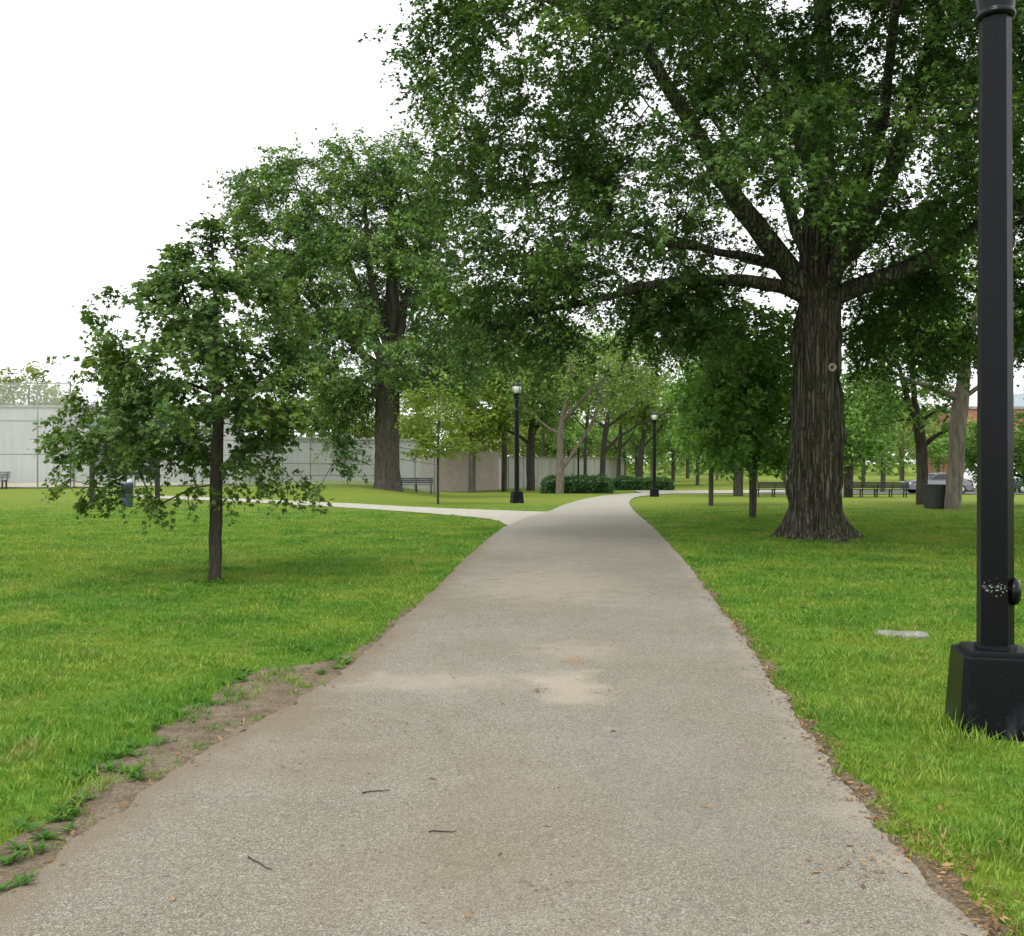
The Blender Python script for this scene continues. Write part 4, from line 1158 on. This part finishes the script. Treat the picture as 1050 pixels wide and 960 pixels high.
# ------------------------------------------------------------------ cars on the far street
M['car_silver'] = plain('silver_car_paint', (.17, .175, .19), .3, .05, 2, .5, 0)
M['car_white'] = plain('white_car_paint', (.72, .72, .71), .3, .04, 2, 0, 0)
M['car_dark'] = plain('dark_car_paint', (.03, .035, .05), .3, .1, 2, .2, 0)
M['glass'] = plain('car_glass', (.02, .025, .03), .08, .1, 2, 0, 0)
M['tyre'] = plain('tyre', (.018, .018, .018), .9, .2, 8)
M['rim'] = plain('alloy_rim', (.45, .45, .46), .35, .1, 8, .6)
M['lamp_lens'] = plain('lamp_lens', (.6, .6, .58), .15, .05, 3)
M['tail_lens'] = plain('tail_lens', (.3, .02, .015), .2, .05, 3)
def car(label, px, Z, rz, paint, van=False):
    p = on_ground(px, Z)
    root = thing('van' if van else 'parked_car', label, 'van' if van else 'car', p, rz, None)
    if van: prof = [(-2.4, .35), (-2.45, .9), (-2.4, 2.1), (-2.25, 2.25), (1.0, 2.25), (1.25, 2.15), (1.85, 1.25), (2.35, 1.1), (2.45, .8), (2.4, .35)]
    else: prof = [(-2.15, .32), (-2.2, .65), (-2.1, .98), (-1.7, 1.06), (-1.15, 1.42), (-.5, 1.48), (.25, 1.44), (.95, 1.02), (1.85, .88), (2.15, .68), (2.18, .35)]
    W = .95 if van else .86
    body = MB()
    body.loft([[(x, s * W * (1 if z < (1.3 if van else 1.0) else .84), z) for x, z in prof] for s in (-1, 1)])
    bo = body.build('body', paint, root)
    for s in (-1, 1):
        gl = MB()
        y = s * (W * .93 if not van else W * .86)
        if van: pts = [(.55, 1.3), (1.6, 1.3), (1.2, 2.02), (.55, 2.05)]
        else: pts = [(-1.35, 1.05), (.78, 1.04), (.18, 1.36), (-.48, 1.405), (-1.08, 1.36)]
        W0, W1 = W * 1.0, W * .84
        gl.face([(x, s * (W * (.94 if z < 1.2 else .855) + .012 if not van else W * .93 + .0 + .006), z) for x, z in pts])
        gl.build('side_window', M['glass'], root)
    ws = MB()
    if van: ws.face([(1.32, -.72, 2.1), (1.32, .72, 2.1), (1.82, .78, 1.34), (1.82, -.78, 1.34)])
    else: ws.face([(.33, -.66, 1.40), (.33, .66, 1.40), (.92, .72, 1.06), (.92, -.72, 1.06)])
    w_ = ws.build('windscreen', M['glass'], root); w_.location = (.02, 0, .015)
    for x in (-1.35, 1.35):
        for s in (-1, 1):
            t = MB(); t.lathe([(.20, -.10), (.31, -.10), (.335, -.07), (.335, .07), (.31, .10), (.20, .10)], 20, (x, s * (W - .06), .335), axis='y'); to = t.build('wheel', M['tyre'], root)
            h = MB(); h.lathe([(.205, -.105 if s < 0 else .095), (.19, -.112 if s < 0 else .112), (.05, -.104 if s < 0 else .104)], 16, (x, s * (W - .06), .335), axis='y'); h.build('rim', M['rim'], to)
    for s in (-1, 1):
        xx = 2.36 if van else 2.12
        MB().box(xx - .06, xx + .085, s * .62 - .17, s * .62 + .17, .68, .84, .02).build('headlight', M['lamp_lens'], root)
        xx = -2.46 if van else -2.18
        MB().box(xx - .03, xx + .06, s * .70 - .1, s * .70 + .1, .72, .92, .02).build('tail_light', M['tail_lens'], root)
    return root
car('silver parked car with its front wheel showing past the bench end', 960, 68, math.pi, M['car_silver'])
car('white parked van glimpsed between the pale trunk and the big lamp post', 1006, 76, math.pi, M['car_white'], True)
car('dark parked car right of the big lamp post behind the small tree', 1062, 70, math.pi, M['car_dark'])
st_n = [on_ground(780, 66), on_ground(900, 65), on_ground(1200, 64)]; st_f = [on_ground(780, 74), on_ground(900, 80), on_ground(1200, 86)]
V, F, o = strip(st_n, st_f, .02, .8, 6, .0, 29)
M['street'] = plain('street_asphalt', (.10, .10, .10), .9, .2, 3)
tag(link('street', np_mesh('street', V, F, True), M['street']), kind='structure')

# ------------------------------------------------------------------ brick building on the right
def brick_building():
    m, t, b, _ = new_mat('red_brick')
    br = N(t, 'TexBrick'); br.inputs['Scale'].default_value = 3.0
    br.inputs['Color1'].default_value = (.30, .10, .065, 1); br.inputs['Color2'].default_value = (.24, .085, .06, 1); br.inputs['Mortar'].default_value = (.30, .25, .21, 1); br.inputs['Mortar Size'].default_value = .015
    v = coords(t); sw = N(t, 'SeparateXYZ'); cb = N(t, 'CombineXYZ'); t.links.new(v, sw.inputs[0]); t.links.new(mth(t, 'ADD', sw.outputs[0], sw.outputs[1]), cb.inputs[0]); t.links.new(sw.outputs[2], cb.inputs[1]); t.links.new(cb.outputs[0], br.inputs['Vector'])
    t.links.new(mixc(t, ramp(t, noise(t, v, .5, 4), [(.4, 0.0), (.7, .3)]), br.outputs['Color'], (.36, .17, .12)), b.inputs['Base Color']); b.inputs['Roughness'].default_value = .9
    p = on_ground(985, 118)
    root = thing('brick_building', 'red brick building with dark windows behind the trees at the right edge', 'building', p)
    L, H, D = 24, 8.9, 10
    MB().box(0, L, 0, D, -1, H).build('wall', m, root)
    MB().box(-.15, L + .15, -.15, D + .15, H + .003, H + .35, .03).build('parapet', M['concrete'], root)
    up = MB(); up.box(7.2, 18, 1.5, D - 1, H + .353, H + 2.0); up.build('upper_storey', plain('pale_blue_cladding', (.40, .47, .52), .4, .1, 2), root)
    for r_ in range(2):
        for k in range(8):
            x = 1.4 + k * 2.9; z = .9 + r_ * 3.6
            fr = MB(); fr.box(x - .08, x + 1.48, -.06, -.003, z - .1, z + 1.9); f_ = fr.build('window', M['white_lid'], root)
            pn = MB(); pn.box(x, x + .66, -.075, -.062, z, z + 1.8); pn.box(x + .74, x + 1.4, -.075, -.062, z, z + 1.8); pn.build('pane', M['glass'], f_)
brick_building()

# ------------------------------------------------------------------ small things in the foreground
def slab():
    b = ground_at(926, 652)
    r = np.random.default_rng(9); n = 26
    root_mb = MB()
    a = np.arange(n) * 2 * np.pi / n
    rx = .215 * (1 + .05 * r.normal(size=n)); ry = .15 * (1 + .05 * r.normal(size=n))
    lp = lambda k, z: [(rx[i] * k * math.cos(a[i]), ry[i] * k * math.sin(a[i]), z + .006 * math.sin(3 * a[i])) for i in range(n)]
    root_mb.loft([lp(1.0, -.05), lp(1.0, .016), lp(.96, .026), lp(.5, .030)], smooth=True)
    o = root_mb.build('concrete_cover', plain('old_concrete', (.20, .205, .17), .95, .4, 14, 0, .6))
    o.location = tuple(b); o.rotation_euler = (0, 0, -.2)
    tag(o, 'round pale concrete cover sunk in the right lawn', 'utility cover')
slab()

def scatter_rect(n, x0, x1, y0, y1, r):
    return r.uniform(x0, x1, n), r.uniform(y0, y1, n)

def grass():
    r = np.random.default_rng(101)
    zz = np.linspace(2.3, 39, 400)
    dens = 7400 * (3 / np.maximum(zz, 3)) ** 1.22 * (1 - sstep(20, 39, zz))
    half = .60 * zz + 1.0
    pdf = dens * 2 * half; n = int(((pdf[1:] + pdf[:-1]) / 2 * np.diff(zz)).sum())
    cdf = np.cumsum(pdf); cdf /= cdf[-1]
    Y = np.interp(r.uniform(0, 1, n), cdf, zz); X = r.uniform(-1, 1, n) * (.60 * Y + 1.0)
    bad = np.zeros(n, bool)
    for p in PATHS: bad |= inside(p, X, Y)
    P2 = np.stack([X, Y], 1)
    ind = inside(DIRT, X, Y)
    dn = SineNoise(61, .45, 2)(P2) * .6 + SineNoise(68, .16, 2)(P2) * .5
    edge_in = np.interp(Y, np.array(dirt_in)[:, 1], np.array(dirt_in)[:, 0]); edge_out = np.interp(Y, np.array(dirt_out)[:, 1], np.array(dirt_out)[:, 0])
    uu = np.clip((X - edge_out) / np.maximum(edge_in - edge_out, .02), 0, 1)
    bad |= ind & ~((dn > .0 + 1.15 * np.minimum(uu, .6)) & (r.uniform(size=n) < .75))
    bad |= ~ind & (X < edge_in) & (X > edge_out - .25) & (Y < 8) & (dn < -.5 - 3 * (edge_out - X)) & (r.uniform(size=n) < .8)
    im = inside(MARG, X, Y); bad |= im & ~((SineNoise(62, .3, 2)(P2) > .2) & (r.uniform(size=n) < .5))
    c = ground_at(926, 652); bad |= (np.hypot((X - c[0]) / .205, (Y - c[1]) / .13) < 1)
    lb = ground_at(1020.5, 748); bad |= (np.abs(X - lb[0]) < .2) & (np.abs(Y - lb[1]) < .2)
    # thin spots
    thin = SineNoise(63, 1.4, 2)(P2) * .6 + SineNoise(64, .4, 2)(P2) * .5
    bad |= (thin < -1.1) & (r.uniform(size=n) < .6)
    # bare ring right under the big oak
    X, Y = X[~bad], Y[~bad]; n = len(X); P2 = np.stack([X, Y], 1)
    lush = SineNoise(65, 1.1, 2)(P2)
    tuft = SineNoise(66, .22, 2)(P2)
    H = (.040 + .011 * lush + .016 * tuft + np.where(Y < 7, .006, 0)) * r.uniform(.55, 1.35, n)
    H = np.clip(H * .84, .016, .12) * (1 - .45 * sstep(18, 36, Y))
    W = .0014 + .00039 * Y
    W = W * r.uniform(.6, 1.4, n)
    # longer stalks at the lamp plinth
    dl = np.hypot(X - lb[0], Y - lb[1] + .1); near = dl < .42; H[near] *= r.uniform(.9, 1.7, near.sum())
    th = r.uniform(0, 2 * np.pi, n); lean = r.uniform(.1, 1.15, n) * H
    dx, dy = np.cos(th), np.sin(th)
    ph = th + r.uniform(-.8, .8, n) + np.pi / 2
    wx, wy = np.cos(ph) * W, np.sin(ph) * W
    z0 = gh(X, Y) - .004
    V = np.zeros((n, 4, 3), np.float32)
    V[:, 0] = np.stack([X, Y, z0], 1)
    mx, my, mz = X + dx * lean * .35, Y + dy * lean * .35, z0 + H * .55
    V[:, 1] = np.stack([mx + wx, my + wy, mz], 1); V[:, 3] = np.stack([mx - wx, my - wy, mz], 1)
    V[:, 2] = np.stack([X + dx * lean, Y + dy * lean, z0 + H], 1)
    t = np.clip(.45 + .17 * r.normal(size=n), 0, .93); dead = r.uniform(size=n) < .03; t[dead] = 1.0
    F = np.arange(n * 4).reshape(-1, 4)
    tag(link('grass', np_mesh('grass', V.reshape(-1, 3), F, False, np.repeat(t, 4)), M['blade']), 'short green lawn grass on both sides of the path', 'grass', kind='stuff')
grass()

def weeds():
    """broad-leaved rosettes along the bare strip, by the young oak and in the lawn"""
    r = np.random.default_rng(111)
    spots = [(20, 880), (40, 868), (75, 842), (95, 828), (60, 850), (130, 800), (128, 776), (150, 770), (118, 792), (205, 718), (222, 706), (245, 700), (255, 692), (340, 676), (350, 684), (332, 690), (15, 905), (8, 850), (95, 790), (60, 800), (310, 668), (160, 745), (190, 730)]
    L = []; wn = SineNoise(67, 1.3, 2)
    for (px, py) in spots:
        g = ground_at(px, py)
        for _ in range(3): L.append((g[0] + r.normal() * .05, g[1] + r.normal() * .07, 1.0))
    tr = ground_at(218, 598)
    for _ in range(40): L.append((tr[0] - .12 + r.normal() * .17, tr[1] + r.normal() * .14, .8))
    for _ in range(1500):
        y = 3 + 9 * r.uniform() ** 1.5; x = r.uniform(-.55, .55) * y
        if wn(np.array([[x, y]]))[0] > .1: L.append((x, y, r.uniform(.25, .5)))
    L = np.array(L)
    bad = np.zeros(len(L), bool)
    for p in PATHS: bad |= inside(p, L[:, 0], L[:, 1])
    L = L[~bad]
    B, Nn, S, Dd = [], [], [], []
    for (x, y, s) in L:
        k = r.integers(5, 10)
        for j in range(k):
            a = 2 * math.pi * j / k + r.uniform(-.4, .4); el = r.uniform(.15, .8)
            B.append((x, y, gh(x, y) + .008)); Dd.append((math.cos(a) * math.cos(el), math.sin(a) * math.cos(el), math.sin(el)))
            Nn.append((-math.cos(a) * math.sin(el), -math.sin(a) * math.sin(el), math.cos(el))); S.append(s * r.uniform(.035, .075))
    V, F = leaf_arrays(np.array(B), np.array(Nn), np.array(S), OVAL, r, np.array(Dd))
    t = np.repeat(np.clip(.45 + .2 * r.normal(size=len(B)), 0, 1), 4)
    tag(link('weeds', np_mesh('weeds', V, F, False, t), M['weed']), 'broad-leaved weeds along the bare soil and in the lawn', 'weeds', kind='stuff')
weeds()

def litter():
    r = np.random.default_rng(121)
    R_ = np.array([main_R[i] for i in range(2, 12)])
    X, Y = [], []
    for _ in range(2300):
        y = 2.9 + 9.5 * r.uniform() ** 1.6
        x = np.interp(y, R_[:, 1], R_[:, 0]) + r.normal() * .055 + (.05 if y < 4.5 else .02) + (abs(r.normal()) * .08 if y < 4 else 0)
        X.append(x); Y.append(y)
    for _ in range(260):                      # scattered on the path
        y = r.uniform(3.0, 16); x = r.uniform(-1.6 + .08 * y, 1.4 + .08 * y); X.append(x); Y.append(y)
    L_ = np.array([main_L[i] for i in range(2, 12)])
    for _ in range(350):
        y = r.uniform(3.2, 13); X.append(np.interp(y, L_[:, 1], L_[:, 0]) + r.normal() * .06 - .03); Y.append(y)
    for (px, py, k, sp) in ((555, 710, 14, .03), (620, 712, 10, .03), (583, 682, 16, .05), (390, 745, 30, .10), (900, 890, 60, .08), (550, 915, 16, .05)):
        g = ground_at(px, py)
        for _ in range(k): X.append(g[0] + r.normal() * sp * 1.6); Y.append(g[1] + r.normal() * sp)
    nl = 420
    for _ in range(nl):
        y = 3 + 15 * r.uniform() ** 1.2; x = r.uniform(-.55, .55) * y + (2.5 if r.uniform() < .5 else 0); X.append(x); Y.append(y)
    X, Y = np.array(X), np.array(Y); n = len(X)
    lift = np.zeros(n); lift[-nl:] = .024
    P = np.stack([X, Y, gh(X, Y) + lift + .015 + r.uniform(0, .008, n)], 1)
    nrm = np.array([0, 0, 1.0]) + r.normal(size=(n, 3)) * .28
    V, F = leaf_arrays(P, nrm, r.uniform(.014, .034, n) * (1 + .7 * (r.uniform(size=n) > .85)), [np.array([[0, 0, 0], [.45, .17, .06], [1, 0, .02], [.45, -.17, .06]])], r)
    V[:, 2] = np.maximum(V[:, 2], .0135)
    t = np.repeat(r.uniform(0, 1, n), 4)
    tag(link('leaf_litter', np_mesh('leaf_litter', V, F, False, t), M['litter']), 'dead brown leaf bits along the path edges', 'leaf litter', kind='stuff')
litter()

def twig(label, px, py, L, a, seed):
    r = np.random.default_rng(seed); g = ground_at(px, py)
    pts = [(math.cos(a) * L * (k / 5 - .5) + r.normal() * L * .03, math.sin(a) * L * (k / 5 - .5) + r.normal() * L * .05, .016 + .002 * r.uniform()) for k in range(6)]
    mb = MB(); mb.tube(pts, .0032, 5, .0018)
    o = mb.build('twig', M['bark_young']); o.location = tuple(g); tag(o, label, 'twig')
twig('thin bent twig on the path near the lower left soil edge', 266, 890, .16, -.75, 1)
twig('short dark twig lying across the lower middle of the path', 454, 857, .11, .05, 2)
twig('pale thin twig on the left half of the path by the soil stain', 385, 815, .13, .2, 3)
